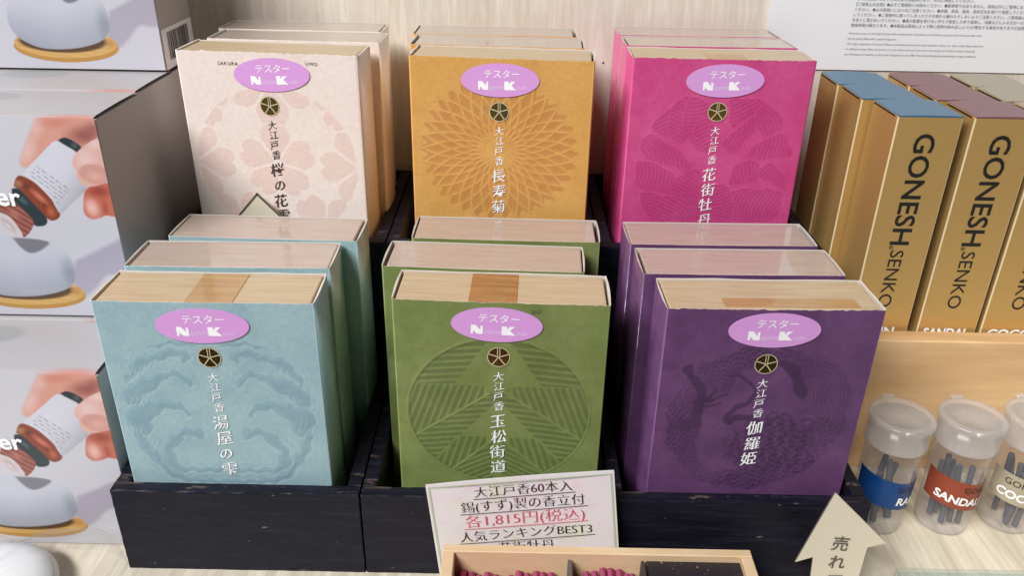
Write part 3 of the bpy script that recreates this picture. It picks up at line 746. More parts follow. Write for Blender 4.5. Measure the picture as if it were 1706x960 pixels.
def gold_print(t, scent):
    I = Ink()
    I.text('GONESH', 12.0, 125.0, 11.2, 'L', rot=R(-90), bold=0.014, fit=64.5)
    I.text('SENKO', 13.6, 57.0, 8.0, 'L', rot=R(-90), bold=0.0, fit=36.5)
    I.text('®', 12.0, 60.0, 2.4, 'L', rot=R(-90))
    I.build('brand_lettering', M_BLACK, t, off=0.0002)
    J = Ink(); J.text(scent, GW * 500, 1.2, 6.0, 'C', bold=0.03, sx=1.05 if len(scent) < 5 else 0.86)
    J.build('scent_lettering', M_WHITE, t, off=0.0002)
CX = [0.2012, 0.2418, 0.2795]
RY = [0.4285, 0.4640, 0.4990]
CW = ['blue', 'mauve', 'beige']
for ci in range(3):
    for ri in range(3):
        pos = ('gold carton with %s lid and black upright lettering, front of its file' % CW[ci]) if ri == 0 else 'gold carton with %s lid, %s' % (CW[ci], 'second from the front in its file' if ri == 1 else 'rearmost against the white notice')
        dx = ((0, -0.0060, -0.0075), (0, -0.0045, -0.0052), (0, -0.0035, -0.004))[ci][ri]
        if ri == 0:
            proto = gold_proto(ci, pos, (CX[ci], RY[0], STEP), R((0.6, 0.2, 0.0)[ci]))
            rest = [dup(proto, (CX[ci] + d_, RY[r_], STEP), R(-0.5 * r_), 'gold carton with %s lid, %s' % (CW[ci], 'second from the front in its file' if r_ == 1 else 'rearmost of its file, by the white notice'))
                    for r_, d_ in ((1, (-0.0060, -0.0045, -0.0035)[ci]), (2, (-0.0075, -0.0052, -0.004)[ci]))]
            gold_print(proto, TOPS[ci][2])

# ------------------------------------------------------------------ diffuser cartons at the left, with a printed photograph on the front
KW, KH, KD = 0.120, 0.1112, 0.0512
def paint(x, y):
    """the printed picture, mm from the right edge (x < 0) and from the bottom"""
    img = np.empty(x.shape + (3,)); img[:] = lin(194, 193, 200)[:3]
    L3 = lambda r, g, b: np.array(lin(r, g, b)[:3])
    img += (0.06 * (y / 110.0 - 0.4))[..., None]
    def over(mask, col):
        nonlocal img
        col = np.asarray(col, float)
        img = img * (1 - mask[..., None]) + col * mask[..., None]
    def ell(cx, cy, a, b): return 1 - np.hypot((x - cx) / a, (y - cy) / b)
    blob = lambda P, soft: sm(inpoly(x, y, catmull(P + [P[0]], 6)[:-1]), -soft, soft)
    lobe = lambda cx, cy, a, b, rot=0.0: sm(1 - np.hypot(((x - cx) * math.cos(rot) + (y - cy) * math.sin(rot)) / a, (-(x - cx) * math.sin(rot) + (y - cy) * math.cos(rot)) / b), 0, 0.95)
    over(0.80 * blob([(-26.6, 33.9), (-15.9, 39.0), (-6, 44), (3, 47), (3, 27), (-10, 26), (-14.5, 23), (-19, 18.0), (-26.1, 13.2), (-31, 20)], 1.6), L3(158, 150, 166))   # the print's own soft shadow
    # wooden disc
    e = ell(-56, 13.2, 30.6, 8.8); over(sm(e, -0.01, 0.02), L3(176, 132, 66)); e2 = ell(-56, 15.2, 30.0, 8.4)
    over(sm(e2, -0.01, 0.03), L3(204, 164, 98)); g = 0.5 + 0.5 * np.sin(x * 0.3 + y * 2.4); over(0.22 * sm(e2, 0, 0.03) * g, L3(160, 112, 56))
    over(0.92 * sm(ell(-57.5, 16.4, 27.6, 7.0), 0, 0.16), L3(60, 40, 30)); over(0.4 * lobe(-30, 15.5, 5, 4), L3(146, 84, 40))
    # pebble diffuser
    d = inpoly(x, y, closed([(-66.3, 47.3), (-51.8, 47.0), (-42.4, 46.0), (-34.4, 42.5), (-29.0, 36.4), (-28.0, 27.5), (-30.4, 21.0), (-36.5, 16.2), (-50.4, 12.6), (-65.6, 11.9), (-75.1, 13.9), (-84, 20), (-86, 30), (-80, 41)], 6))
    sh = np.clip(0.30 + 0.030 * (y - 12) - 0.006 * np.abs(x + 58), 0, 1)[..., None]
    pe = sm(d, -0.3, 0.4); over(pe, L3(132, 138, 150) * (1 - sh) + L3(190, 192, 202) * sh)
    over(pe * 0.55 * lobe(-31, 26, 7, 14), L3(112, 122, 130)); over(pe * 0.5 * lobe(-50, 15, 26, 5), L3(170, 168, 176))
    over(0.9 * blob([(-56.5, 46.5), (-47.2, 46.2), (-38.0, 44.6), (-42.9, 39.8), (-49.2, 37.8), (-53.4, 40.8)], 0.8) * pe, L3(108, 104, 112))
    # fingers behind the bottle
    sk = L3(208, 150, 134); skd = L3(150, 84, 78); skl = L3(220, 184, 178)
    F = [(-27.1, 113), (-32.3, 104.8), (-36.7, 97.6), (-41.0, 90.5), (-42.2, 86.6), (-40.4, 85.0), (-36.9, 86.2), (-30.2, 91.0), (-23.7, 96.5), (-18.7, 98.6), (-12, 94), (-6, 92), (2, 98), (4, 112), (-6, 118)]
    b = blob(F, 1.5); over(b, sk); over(b * 0.85 * lobe(-37, 94, 6, 13, -0.5), skl); over(b * 0.7 * lobe(-30, 106, 6, 9, -0.4), skl)
    over(b * 0.95 * lobe(-7, 102, 14, 8, 0.15), skd); over(b * 0.55 * lobe(-20, 108, 12, 3.5, 0.1), L3(196, 118, 98)); over(b * 0.5 * lobe(-2, 106, 6, 5), L3(128, 70, 72))
    b = blob([(-9.5, 76.1), (-13.2, 73.0), (-15.1, 67.3), (-16.0, 61.2), (-13.2, 57.9), (-8.4, 58.5), (-5, 60.0), (-1.4, 59.4), (4, 60), (4, 77)], 0.5)
    over(b, L3(186, 104, 84)); over(b * lobe(-11.4, 64.0, 5.5, 8, 0.1), L3(224, 176, 166)); over(b * 0.85 * lobe(-6, 73.0, 9, 5), L3(142, 58, 46)); over(b * 0.8 * lobe(-4.6, 64, 2.0, 8), L3(160, 76, 60))
    # bottle
    ax = np.array([-0.66, -0.75]); nx_ = np.array([0.75, -0.66]); st_ = x * nx_[0] + y * nx_[1]; al = x * ax[0] + y * ax[1]
    c = blob([(-20.6, 99.6), (-16.8, 100.9), (-12.3, 98.7), (-9.8, 95.6), (-13.3, 92.0), (-17, 95)], 0.35); over(c, L3(40, 52, 56)); over(c * 0.6 * lobe(-13, 97, 2.4, 2.4), L3(92, 104, 110))
    am = blob([(-48.6, 75.0), (-46.3, 79.4), (-43.0, 80.6), (-36.0, 76.0), (-29.8, 67.4), (-28.4, 60.6), (-31.0, 57.2), (-35.3, 57.2), (-41.2, 65.0), (-45.8, 72.6)], 0.35)
    over(am, L3(132, 62, 44)); over(am * 0.8 * lobe(-46, 76.5, 3.5, 3.0), L3(168, 124, 84)); over(am * 0.75 * lobe(-42.0, 75.0, 2.6, 3.4, -0.8), L3(84, 48, 44)); over(am * lobe(-37.0, 69.5, 2.4, 8, 0.72), L3(196, 112, 92)); over(am * 0.8 * lobe(-33.0, 61.5, 3, 4), L3(190, 104, 72)); over(am * 0.6 * lobe(-35.5, 65.0, 1.5, 2.5), L3(94, 40, 34))
    lb = inpoly(x, y, closed([(-42.8, 81.6), (-36, 87.6), (-29, 93.6), (-23.7, 98.2), (-21.2, 98.9), (-17.2, 96.6), (-12.4, 92.7), (-9.5, 84), (-11.5, 75.7), (-15.4, 71.2), (-22, 65.6), (-27.9, 60.6), (-29.9, 64.0), (-31.2, 68.5), (-36.2, 75.8), (-40, 79.6)], 5)); lab = sm(lb, -0.3, 0.3)
    tone = np.clip(1.0 - 0.00055 * (st_ + 80) ** 2 - 0.012 * np.clip(st_ + 68, 0, 50), 0.55, 1.0)[..., None]; over(lab, L3(206, 206, 216) * tone)
    row = np.floor(al / 2.1); q_ = np.sin(st_ * 2.9 + row * 2.3) * np.sin(st_ * 1.3 + row * 5.1)
    txt = (np.sin(al * 2.99) > 0.1) * (q_ > -0.25) * (np.abs(al + 35.5 - 0.06 * (st_ + 75)) < 7.5) * (np.abs(st_ + 73.5) < 9.5)
    over(0.42 * lab * txt * sm(lb, 1.0, 2.0), L3(104, 100, 112))
    bd = blob([(-49.9, 73.8), (-46.2, 73.4), (-40.8, 65.6), (-36.2, 58.5), (-36.8, 54.7), (-40.3, 53.2), (-44.1, 54.6), (-49.5, 65.2), (-50.9, 69.2)], 0.35); over(bd, L3(42, 54, 58)); over(bd * 0.7 * lobe(-46, 67.5, 2.2, 4.5, 0.7), L3(88, 104, 110))
    nk = blob([(-58.5, 65.6), (-51.3, 66.3), (-47.5, 62.8), (-43.7, 57.2), (-44.3, 53.0), (-48.3, 48.2), (-51.7, 47.6), (-56.4, 55.5), (-60.5, 60.0)], 0.35)
    rg = sm(np.sin((al + 0.10 * (st_ + 75)) * 2.2), -0.1, 0.7); over(nk, L3(156, 92, 80)); over(nk * 0.75 * rg, L3(104, 52, 46)); over(nk * 0.5 * lobe(-52, 60, 3, 5, 0.7), L3(190, 130, 118))
    rm = blob([(-61.0, 61.4), (-55.1, 58.3), (-51.9, 52.2), (-50.9, 47.6), (-54.6, 47.2), (-59.5, 52.1), (-63, 57)], 0.35); over(rm, L3(202, 190, 192)); over(rm * lobe(-56.8, 53.8, 2.6, 6.4, 0.62), L3(168, 146, 148)); over(rm * 0.9 * lobe(-57.0, 53.4, 1.4, 4.4, 0.62), L3(214, 208, 212))
    # thumb over the label
    b = blob([(4, 104), (-1.5, 100.6), (-8.0, 97.0), (-14.1, 91.8), (-16.2, 87.3), (-14.9, 83.9), (-15.2, 79.8), (-12.0, 75.6), (-5.2, 76.5), (0.7, 79.0), (5, 82)], 0.5); over(b, L3(214, 168, 158))
    over(b * 0.9 * lobe(-9, 90, 8, 9, -0.4), L3(222, 190, 184)); over(b * 0.8 * lobe(-3, 98, 6, 5), L3(224, 196, 190)); n_ = lobe(-6.4, 82.2, 9.0, 6.4, -0.1); over(b * sm(n_, 0.0, 0.18) * 0.8, L3(196, 140, 132)); over(b * 0.75 * lobe(-6.2, 81.0, 6.5, 4.5, -0.1), L3(218, 168, 154)); over(b * 0.5 * lobe(-12.6, 78.4, 4, 2.6), L3(208, 178, 140))
    return np.clip(img, 0.004, 0.9)
def print_mesh(name, place, xs, ys, fn):
    Xg, Yg = np.meshgrid(xs, ys); col = fn(Xg, Yg).reshape(-1, 3); n = len(xs); m_ = len(ys)
    v = [place(a, b) for a, b in zip(Xg.ravel(), Yg.ravel())]
    idx = np.arange(n * m_).reshape(m_, n); f = list(zip(idx[:-1, :-1].ravel().tolist(), idx[:-1, 1:].ravel().tolist(), idx[1:, 1:].ravel().tolist(), idx[1:, :-1].ravel().tolist()))
    me = bpy.data.meshes.new(name); me.from_pydata(v, [], f); me.update()
    ca = me.color_attributes.new('print', 'FLOAT_COLOR', 'POINT')
    ca.data.foreach_set('color', np.concatenate([col, np.ones((len(col), 1))], 1).astype(np.float32).ravel())
    return me
M_PRINT = vcol('printed_carton_photo', 0.42, 0.15, 0.2)
M_KSIDE = Mat('grey_carton_card', lin(158, 152, 150), 0.5).m
M_KTXT = plain('pale_grey_ink', lin(192, 190, 190), 0.5)
def paint_top(x, y):
    """printed lid: grey, with the picture's fingers bleeding over the front edge; y = mm back from the front"""
    img = np.empty(x.shape + (3,)); img[:] = lin(168, 164, 166)[:3]
    m = sm(1 - np.hypot((x + 12) / 24.0, (y + 1.0) / 9.0), 0, 0.9); m = np.clip(m, 0, 1)[..., None] * 0.85
    img = img * (1 - m) + np.array(lin(188, 104, 84)[:3]) * m
    m = (sm(1 - np.hypot((x + 74) / 22.0, (y - 36.0) / 11.0), 0, 0.25) * 0.5)[..., None]
    return img * (1 - m) + np.array(lin(128, 136, 138)[:3]) * m
def diffuser_carton(label, loc):
    t = thing('diffuser_carton', label, 'carton', loc, 0, 'stacked diffuser cartons at the left')
    bm = bmesh.new(); add_box(bm, -KW, 0, 0, KD, 0.0002, KH - 0.0012, bev=0.0007, seg=2); bmobj('carton_body', bm, M_KSIDE, t)
    me = print_mesh('front_picture', lambda a, b: (a * 0.001, -0.00025, b * 0.001), np.linspace(-KW * 1000 + 0.5, -0.5, 300), np.linspace(0.8, KH * 1000 - 0.6, 290), paint)
    link_mesh('front_picture', me, M_PRINT, t)
    # lid flap: bowed card, its right end standing a little clear of the side
    xs, ys = np.linspace(-KW * 1000, -1.5, 70), np.linspace(0, KD * 1000 - 0.3, 34)
    me = print_mesh('lid_flap', lambda a, b: (a * 0.001, -0.0002 + b * 0.001, KH - 0.0003 - 0.0010 * math.exp(-b / 1.2) + 0.00035 * math.sin(math.pi * b / 51)), xs, ys, paint_top)
    link_mesh('lid_flap', me, M_PRINT, t, smooth=True)
    bm = bmesh.new(); add_box(bm, -0.0014, -0.0004, 0.0015, KD - 0.001, KH - 0.0016, KH - 0.0009); bmobj('lid_gap_shade', bm, M_BLACK, t)  # black bar painting the shade in the slit beside the flap
    I = Ink(); I.text('Diffuser', -46.6, 64.6, 10.2, 'R', bold=0.022); I.build('carton_lettering', M_WHITE, t, off=0.0006)
    side = lambda a, b: (0.0003, a * 0.001, b * 0.001)
    J = Ink()
    for r_, s_ in enumerate(('AROMA DIFFUSER', 'MADE IN CHINA')[:0]): pass
    for r_ in range(3):
        J.rect(12.0, 12.0 + (26, 31, 22)[r_], 26.0 + 3.0 * r_, 26.7 + 3.0 * r_)
    return t
def barcode(t):
    """white panel with bars on the side of the top carton"""
    pn = pymesh('barcode_panel', [(0.0003, 0.0006, 0.0005), (0.0003, 0.050, 0.0005), (0.0003, 0.050, 0.0235), (0.0003, 0.0006, 0.0235)], [(0, 1, 2, 3)], plain('white_card', lin(214, 212, 214), 0.5), t)
    q = random.Random(3); I = Ink(); y = 8.0
    while y < 42:
        w = q.choice((0.4, 0.4, 0.8, 1.2)); I.rect(y, y + w, 5.0, 21.0); y += w + q.choice((0.5, 0.5, 0.9, 1.3))
    I.build('bars', M_BLACK, pn, place=lambda a, b: (0.0006, a * 0.001, b * 0.001))

DG = 'stacked diffuser cartons at the left'
c0 = diffuser_carton('lowest front carton printed with hand and bottle, standing on the shelf', (-0.2008, 0.3360, 0.0))
dup(c0, (-0.2020, 0.3885, 0.0), 0, 'lower carton behind the lowest front one, carrying the middle carton')
dup(c0, (-0.2036, 0.3915, KH + 0.0004), 0, 'middle carton printed with hand tilting a bottle, lid in view')
dup(c0, (-0.2050, 0.4432, KH + 0.0004), 0, 'carton behind the middle one, grey lid under the topmost carton')
dup(c0, (-0.2040, 0.4410, 0.0), 0, 'lower carton against the wall, supporting the ones above')
dup(c0, (-0.2040, 0.5030, 0.0), 0, 'rearmost lower carton hidden under the stack')
dup(c0, (-0.2060, 0.4950 + 0.0005, KH + 0.0004), 0, 'rearmost middle-level carton directly under the topmost one')
c6 = dup(c0, (-0.2065, 0.4905, 2 * KH + 0.0008), R(0.6), 'topmost carton with barcode on its side, lower half of picture visible')
barcode(c6)

# ------------------------------------------------------------------ scent vials
M_PP = clear('frosted_plastic', (0.99, 0.99, 1.0, 1), 0.05, 0.16, 0.1, (0.95, 0.96, 0.98, 1))
M_CAP = clear('milky_cap_plastic', (0.99, 0.99, 1.0, 1), 0.22, 0.22, 0.15, (0.95, 0.96, 0.97, 1))
M_STK = plain('charcoal_stick', lin(70, 72, 82), 0.8)
VR, VH = 0.0153, 0.0735
def vial(label, loc, rz, band, bandname, l1, l2, l2mat, ctr, nseed):
    t = thing('sample_vial', label, 'vial', loc, rz, 'plastic sample vials on the shelf')
    prof = lambda z: VR * (0.93 + 0.07 * z / VH)
    lathe('vial_body', [(0.0004, 0.0003), (VR * 0.80, 0.0003), (VR * 0.90, 0.0012), (prof(0.004), 0.004), (prof(0.02), 0.02), (prof(0.045), 0.045), (VR, VH - 0.002)], M_PP, t, 48)
    cp = lathe('vial_cap', [(VR + 0.0005, VH - 0.0165), (VR + 0.0011, VH - 0.0162), (VR + 0.0009, VH - 0.0150), (VR + 0.0008, VH - 0.004), (VR + 0.0018, VH - 0.0024), (VR + 0.0021, VH - 0.0006), (VR + 0.0017, VH + 0.0004), (VR + 0.0002, VH + 0.0010), (VR - 0.0022, VH + 0.0006), (VR - 0.0030, VH - 0.0008), (0.0003, VH - 0.0008)], M_CAP, t, 48)
    bm = bmesh.new(); add_box(bm, -0.0035, 0.0035, VR + 0.0018, VR + 0.0052, VH - 0.0008, VH + 0.0006, bev=0.0004)
    bmobj('cap_tab', bm, M_CAP, t)
    # paper band wrapped round the front
    z0, z1, n = 0.0205, 0.0390, 60; v, f = [], []
    a0, a1 = R(180 + 0), R(360 + 0)
    for k in range(n + 1):
        a = a0 + (a1 - a0) * k / n
        for z in (z0, z1):
            rr = prof(z) + 0.00025
            v.append((rr * math.cos(a), rr * math.sin(a), z - 0.0024 * math.cos(a)))
    f = [(2 * k, 2 * k + 2, 2 * k + 3, 2 * k + 1) for k in range(n)]
    b = pymesh('label_band', v, f, band, t, smooth=True)
    def wrap(a_, b_):
        an = R(270) + (a_ * 0.001) / VR; rr = prof(z0 + b_ * 0.001) + 0.0005
        return (rr * math.cos(an), rr * math.sin(an), z0 + b_ * 0.001 - 0.0024 * math.cos(an))
    I = Ink(); I.text(l1, ctr[0], 12.0, 4.0, 'L', bold=0.002, space=1.05, shear=0.0); I.build('band_lettering', M_BLACK, b, place=wrap)
    J = Ink(); J.text(l2, ctr[1], 3.4, 5.2, 'L', bold=0.032, shear=0.12); J.build('band_lettering', l2mat, b, place=wrap)
    q = random.Random(nseed)
    for k in range(7):
        bm = bmesh.new(); L = q.uniform(0.034, 0.044)
        bmesh.ops.create_cone(bm, cap_ends=True, radius1=0.0016, radius2=0.0016, depth=L, segments=10)
        a = q.uniform(0, 6.28); tilt = q.uniform(0.02, 0.24); az = q.uniform(0, 6.28)
        rmax = VR * 0.93 - 0.0030 - 0.5 * L * math.sin(tilt)
        rad = max(0.0, rmax) * q.uniform(0.4, 1.0)
        so = bmobj('incense_stick', bm, M_STK, t, (rad * math.cos(a), rad * math.sin(a), 0.0035 + L / 2))
        so.rotation_euler = (tilt, 0, az)
    return t
vial('vial with royal blue paper band, beside the right black tray', (0.2125, 0.3675, 0), R(0), Mat('royal_blue_band', lin(14, 62, 118), 0.4).m, 'blue', 'GONESH', 'RAIN', M_WHITE, (0.5, 1.5), 4)
vial('vial with rust brown paper band, between the other two vials', (0.2512, 0.3680, 0), R(0), Mat('rust_brown_band', lin(142, 66, 44), 0.4).m, 'rust', 'GONESH', 'SANDALWOOD', M_WHITE, (-1.5, -16.5), 9)
vial('vial with pale beige paper band, at the right edge of the photo', (0.2890, 0.3700, 0), R(0), Mat('beige_band', lin(168, 158, 134), 0.4).m, 'beige', 'GONESH', 'COCONUT', M_WHITE, (-15.5, -18.5), 14)

# ------------------------------------------------------------------ notice on the wall
pt = thing('paper_notice', 'white paper notice with small Japanese and English print on the back panel', 'notice', (0.1665, 0.5733, 0.2145))
v, f = [], []; nx, nz = 24, 24
for j in range(nz + 1):
    for i in range(nx + 1):
        u, w = i / nx, j / nz
        curl = 0.006 * max(0, 1 - u / 0.12) ** 2 * max(0, 1 - w / 0.5) ** 2
        v.append((u * 0.25, -0.0004 - curl, w * 0.18))
for j in range(nz):
    for i in range(nx): a = j * (nx + 1) + i; f.append((a, a + 1, a + nx + 2, a + nx + 1))
M_PAPER = plain('white_paper', (0.86, 0.86, 0.87, 1), 0.55)
pymesh('paper_sheet', v, f, M_PAPER, pt, smooth=True)
JP = ['しくご使用いただくために必ずお読みになり、大切に保管してください。', '【ご使用上の注意】●必ずご使用前にお読みください。●飲食物ではありません。目的以外にご使用にならないでください。●',
      'ください。●火の取扱いには十分ご注意ください。●衣類、家具、寝具、直射日光を避けて保管してください。●使用', 'してください。●ご使用中に眠ってしまったりその場から離れたりしないようご注意ください。ご使用後は完全',
      'を近くに置かないでください。●風の影響を受けない平らで安定した所で使用し、地震などによる万が一の', '燃焼時間が異なります。●本製品は環境によって稀に自然の染み出し(シミ)が発生する場合がありますが品質']
EN = ['<Incense is easy to use!>Light the tip of the incense stick, then blow out the flame to produce the aroma and the room', 'will be quickly filled with a special fragrance.',
      '<For safer enjoyment of incense!>Please avoid drafty areas such as open windows, doors, etc. when using. Keep away from', 'or children or pets. Place the burner on a tray (dish) to be sure that ashes will not get on the floor surface if they fall',
      'you will enjoy our incense in many ways. Fragrance as may differ from the printed guide depending on usage conditions']
I = Ink()
for k, s in enumerate(JP): I.text(s, 56.5 + 0.25 * (5 - k), 42.4 - 3.35 * (k - 1), 2.2, 'L', cap=False, bold=0.0)
for k, s in enumerate(EN): I.text(s, 56.0, 24.0 - 3.45 * k, 1.35, 'L', bold=-0.004)
I.build('notice_lettering', plain('grey_print_ink', lin(112, 110, 114), 0.6), pt, off=0.0008)

# ------------------------------------------------------------------ price card in front of the middle tray
pc = thing('price_card', 'pale floral price card with black and pink lines, leaning on the middle tray', 'price card', (0.0135, 0.3088, 0.0))
pc.rotation_euler = (R(-5.0), 0, 0)
tilt = R(6.6)
def pcp(a, b, off=0.0):
    """card plane: mm from the card's lower middle, turned a little"""
    c, s = math.cos(tilt), math.sin(tilt); x = (a * c - b * s) * 0.001; z = (a * s + b * c) * 0.001
    return (x, -off + 0.0012 * math.cos(a / 46 * 1.5) - 0.0012, z)
CW_, CH_ = 45.8, 71.5; v, f = [], []; nx = 16
for o in (0.0, 0.0011):
    for zb in (5.0, CH_):
        for i in range(nx + 1): v.append(pcp(-CW_ + 2 * CW_ * i / nx, zb, o))
n1 = nx + 1
for i in range(nx):
    f += [(i + 1, i, n1 + i, n1 + i + 1), (2 * n1 + i, 2 * n1 + i + 1, 3 * n1 + i + 1, 3 * n1 + i), (n1 + i, 3 * n1 + i, 3 * n1 + i + 1, n1 + i + 1), (i, i + 1, 2 * n1 + i + 1, 2 * n1 + i)]
f += [(0, 2 * n1, 3 * n1, n1), (nx, n1 + nx, 3 * n1 + nx, 2 * n1 + nx)]
Mc = Mat('floral_card', lin(228, 220, 218), 0.5)
fl1 = Mc.ramp(Mc.noise(Mc.obj(), 130.0, 1.5, 0.4), [(0.54, 0.0), (0.70, 0.40)]); fl2 = Mc.ramp(Mc.noise(Mc.map((1, 1, 1), None, (0.4, 1.0, 0.3)), 75.0, 1.0, 0.4), [(0.55, 0.0), (0.70, 0.5)])
Mc.base(Mc.mix(Mc.mix(lin(218, 212, 212), lin(222, 190, 202), fl1), lin(206, 212, 176), fl2))
pymesh('card', v, f, Mc.m, pc)
I = Ink(); K = Ink(); y = CH_
rows = [('大江戸香60本入', -9.2, 6.4, -22.5, 25.5, I), ('錫(すず)製の香立付', -17.6, 6.6, -30, 31, I), ('各1,815円(税込)', -26.6, 7.6, -29, 30.5, K), ('人気ランキングBEST3', -35.2, 6.4, -32.5, 33.5, I), ('NO.1 花街牡丹', -43.6, 6.4, -32.5, 14, I), ('NO.2 桜の花雲', -52.0, 6.4, -32.5, 14, I)]
for s, yy, h, x0, x1, T in rows:
    vv, ff = glyphs(s, 0.004); w_ = (vv[:, 0].max() - vv[:, 0].min()) * h / 0.92
    T.text(s, x0, y + yy, h, 'L', cap=False, bold=-0.02, sx=(x1 - x0) / w_, brush=0.02, nib=(0.05, 0.004))
    if yy > -40: T.rect(x0 - 1, x1 + 1, y + yy - 1.55, y + yy - 1.15)
Bd = Ink(); e_ = 1.1
Bd.rect(-CW_ + e_, CW_ - e_, CH_ - e_ - 0.7, CH_ - e_); Bd.rect(-CW_ + e_, -CW_ + e_ + 0.9, 6.0, CH_ - e_ - 0.7); Bd.rect(CW_ - e_ - 0.9, CW_ - e_, 6.0, CH_ - e_ - 0.7)
Bd.build('card_border', plain('pale_green_ink', lin(172, 186, 160), 0.5), pc, place=lambda a, b: pcp(a, b, 0.0013))
I.build('card_lettering', M_DKINK, pc, place=lambda a, b: pcp(a, b, 0.0014))
K.build('card_lettering', plain('rose_ink', lin(214, 96, 112), 0.5), pc, place=lambda a, b: pcp(a, b, 0.0014))

# ------------------------------------------------------------------ small wooden sample box with pink sticks
M_LW = wood('pale_box_wood', lin(222, 194, 156), lin(206, 174, 132), (0.3, 1, 1), 0.5, freq=30.0)
sb = thing('sample_box', 'small pale wooden box with dividers in front of the price card', 'wooden box', (0.0440, 0.2110, 0.0))
WX, DY, ZT = 0.0748, 0.0905, 0.0390
box('rear_wall', (-WX, WX, DY - 0.0048, DY, 0.0, ZT), M_LW, sb, bev=0.0004)
box('side_wall', (-WX, -WX + 0.0055, 0.0, DY - 0.0050, 0.0, ZT - 0.0002), M_LW, sb, bev=0.0004)
box('side_wall', (WX - 0.0055, WX, 0.0, DY - 0.0050, 0.0, ZT - 0.0002), M_LW, sb, bev=0.0004)
box('front_wall', (-WX + 0.0057, WX - 0.0057, 0.0, 0.0055, 0.0, ZT - 0.0002), M_LW, sb, bev=0.0004)
box('base_board', (-WX + 0.0055, WX - 0.0055, 0.0055, DY - 0.0050, 0.0004, 0.003), M_LW, sb)
box('divider', (-0.0145, -0.0130, 0.0056, DY - 0.0064, 0.003, ZT - 0.0025), plain('grey_card', lin(96, 88, 82), 0.6), sb)
box('divider', (0.0208, 0.0222, 0.0056, DY - 0.0064, 0.003, ZT - 0.0025), plain('brown_card', lin(70, 58, 52), 0.6), sb)
M_PK = Mat('pink_incense', lin(206, 92, 148), 0.75).m
q = random.Random(5)
def stick(cx, z, y0, y1):
    bm = bmesh.new(); L = y1 - y0
    bmesh.ops.create_cone(bm, cap_ends=True, radius1=0.0017, radius2=0.0017, depth=L, segments=12)
    bmesh.ops.rotate(bm, verts=bm.verts, cent=(0, 0, 0), matrix=Matrix.Rotation(R(90), 3, 'X'))
    return bm, (0.0440 + cx, 0.2110 + (y0 + y1) / 2, z)
n = 0
for lo, hi, top in ((-0.0690, -0.0155, (0.0118,)), (-0.0110, 0.0195, (0.0118, 0.0152))):
    xs = np.arange(lo + 0.004, hi - 0.003, 0.0039)
    for layer, zz in enumerate((0.0048, 0.0083, 0.0120, 0.0155, 0.0190, 0.0225) + tuple(q_ + 0.0150 for q_ in top)):
        for i, xx in enumerate(xs):
            if layer < len(top) and False: continue
            if layer < 4: continue
            if layer == 1 and i % 3 == 2 and lo < -0.05: pass
            y1 = DY - 0.0060 - q.uniform(0, 0.004)
            bm, loc = stick(xx + (0.0019 if layer % 2 else 0.0) * (1 if i < len(xs) - 1 else 0), zz, 0.012, y1)
            o = bmobj('incense_stick', bm, M_PK, None, loc, True)
            o.rotation_euler = (0, 0, q.uniform(-0.01, 0.01))
            side = 'left' if lo < -0.05 else 'middle'
            tag(o, 'pink incense stick lying in the %s compartment of the small wooden box' % side, 'incense stick', 'pink incense sticks in the %s compartment' % side); n += 1
Mf = Mat('black_flecked_paper', lin(40, 36, 40), 0.45)
fk = Mf.ramp(Mf.noise(Mf.obj(), 420.0, 2.0, 0.5), [(0.68, 0.0), (0.73, 0.9)])
Mf.base(Mf.mix(lin(38, 34, 38), lin(176, 140, 84), fk))
pk = box('paper_packet', (-0.0230, 0.0230, -0.040, 0.040, 0.0, 0.0315), Mf.m, None, bev=0.0006, loc=(0.0440 + 0.0465, 0.2110 + 0.0505, 0.0034))
tag(pk, 'black gold-flecked paper packet in the right compartment of the small wooden box', 'paper packet')

# ------------------------------------------------------------------ arrow cards
M_CARD = Mat('cream_card', lin(216, 206, 182), 0.6).m
M_FOAM = plain('dark_card_edge', lin(96, 90, 82), 0.6)
def arrow(label, loc, pts, th, rx, chars=None, size=6.5, edge=None):
    t = thing('arrow_sign', label, 'arrow sign', loc)
    t.rotation_euler = (rx, 0, 0)
    n = len(pts); v = [(a * 0.001, 0.0, b * 0.001) for a, b in pts] + [(a * 0.001, th, b * 0.001) for a, b in pts]
    # fan-safe faces for the concave outline: head triangle + stem
    f = [(0, 1, 2), (3, 4, 5, 6)] if False else []
    bm = bmesh.new(); vs = [bm.verts.new(p) for p in v]
    fr = bm.faces.new(vs[:n]); bk = bm.faces.new(vs[n:][::-1])
    for k in range(n): bm.faces.new((vs[(k + 1) % n], vs[k], vs[n + k], vs[n + (k + 1) % n])).material_index = 1
    bm.normal_update(); bmesh.ops.triangulate(bm, faces=[fr, bk])
    bmesh.ops.recalc_face_normals(bm, faces=bm.faces)
    bmobj('card', bm, [M_CARD, edge or M_FOAM], t)
    if not chars:
        I = Ink()
        for (a, b), (c, d) in zip(pts, pts[1:2] + []):
            pass
        for (p0, p1) in ((pts[1], pts[0]), (pts[0], pts[4])):
            e = np.array(p1, float) - np.array(p0, float); nn = np.array([e[1], -e[0]]) / np.hypot(*e) * 1.0
            I.poly([tuple(np.array(p0)), tuple(np.array(p1)), tuple(np.array(p1) + nn), tuple(np.array(p0) + nn)])
        I.build('card_border', plain('dark_border_ink', lin(84, 76, 66), 0.6), t, off=0.0003)
    if chars:
        I = Ink()
        for ch, (a, b) in chars: I.char(ch, a, b, size, bold=0.012, rot=R(-4), sx=0.92)
        I.build('card_lettering', plain('grey_felt_ink', lin(92, 84, 76), 0.6), t, off=0.0004)
    return t
AX, AZ = 0.158, CAMZ - 0.3
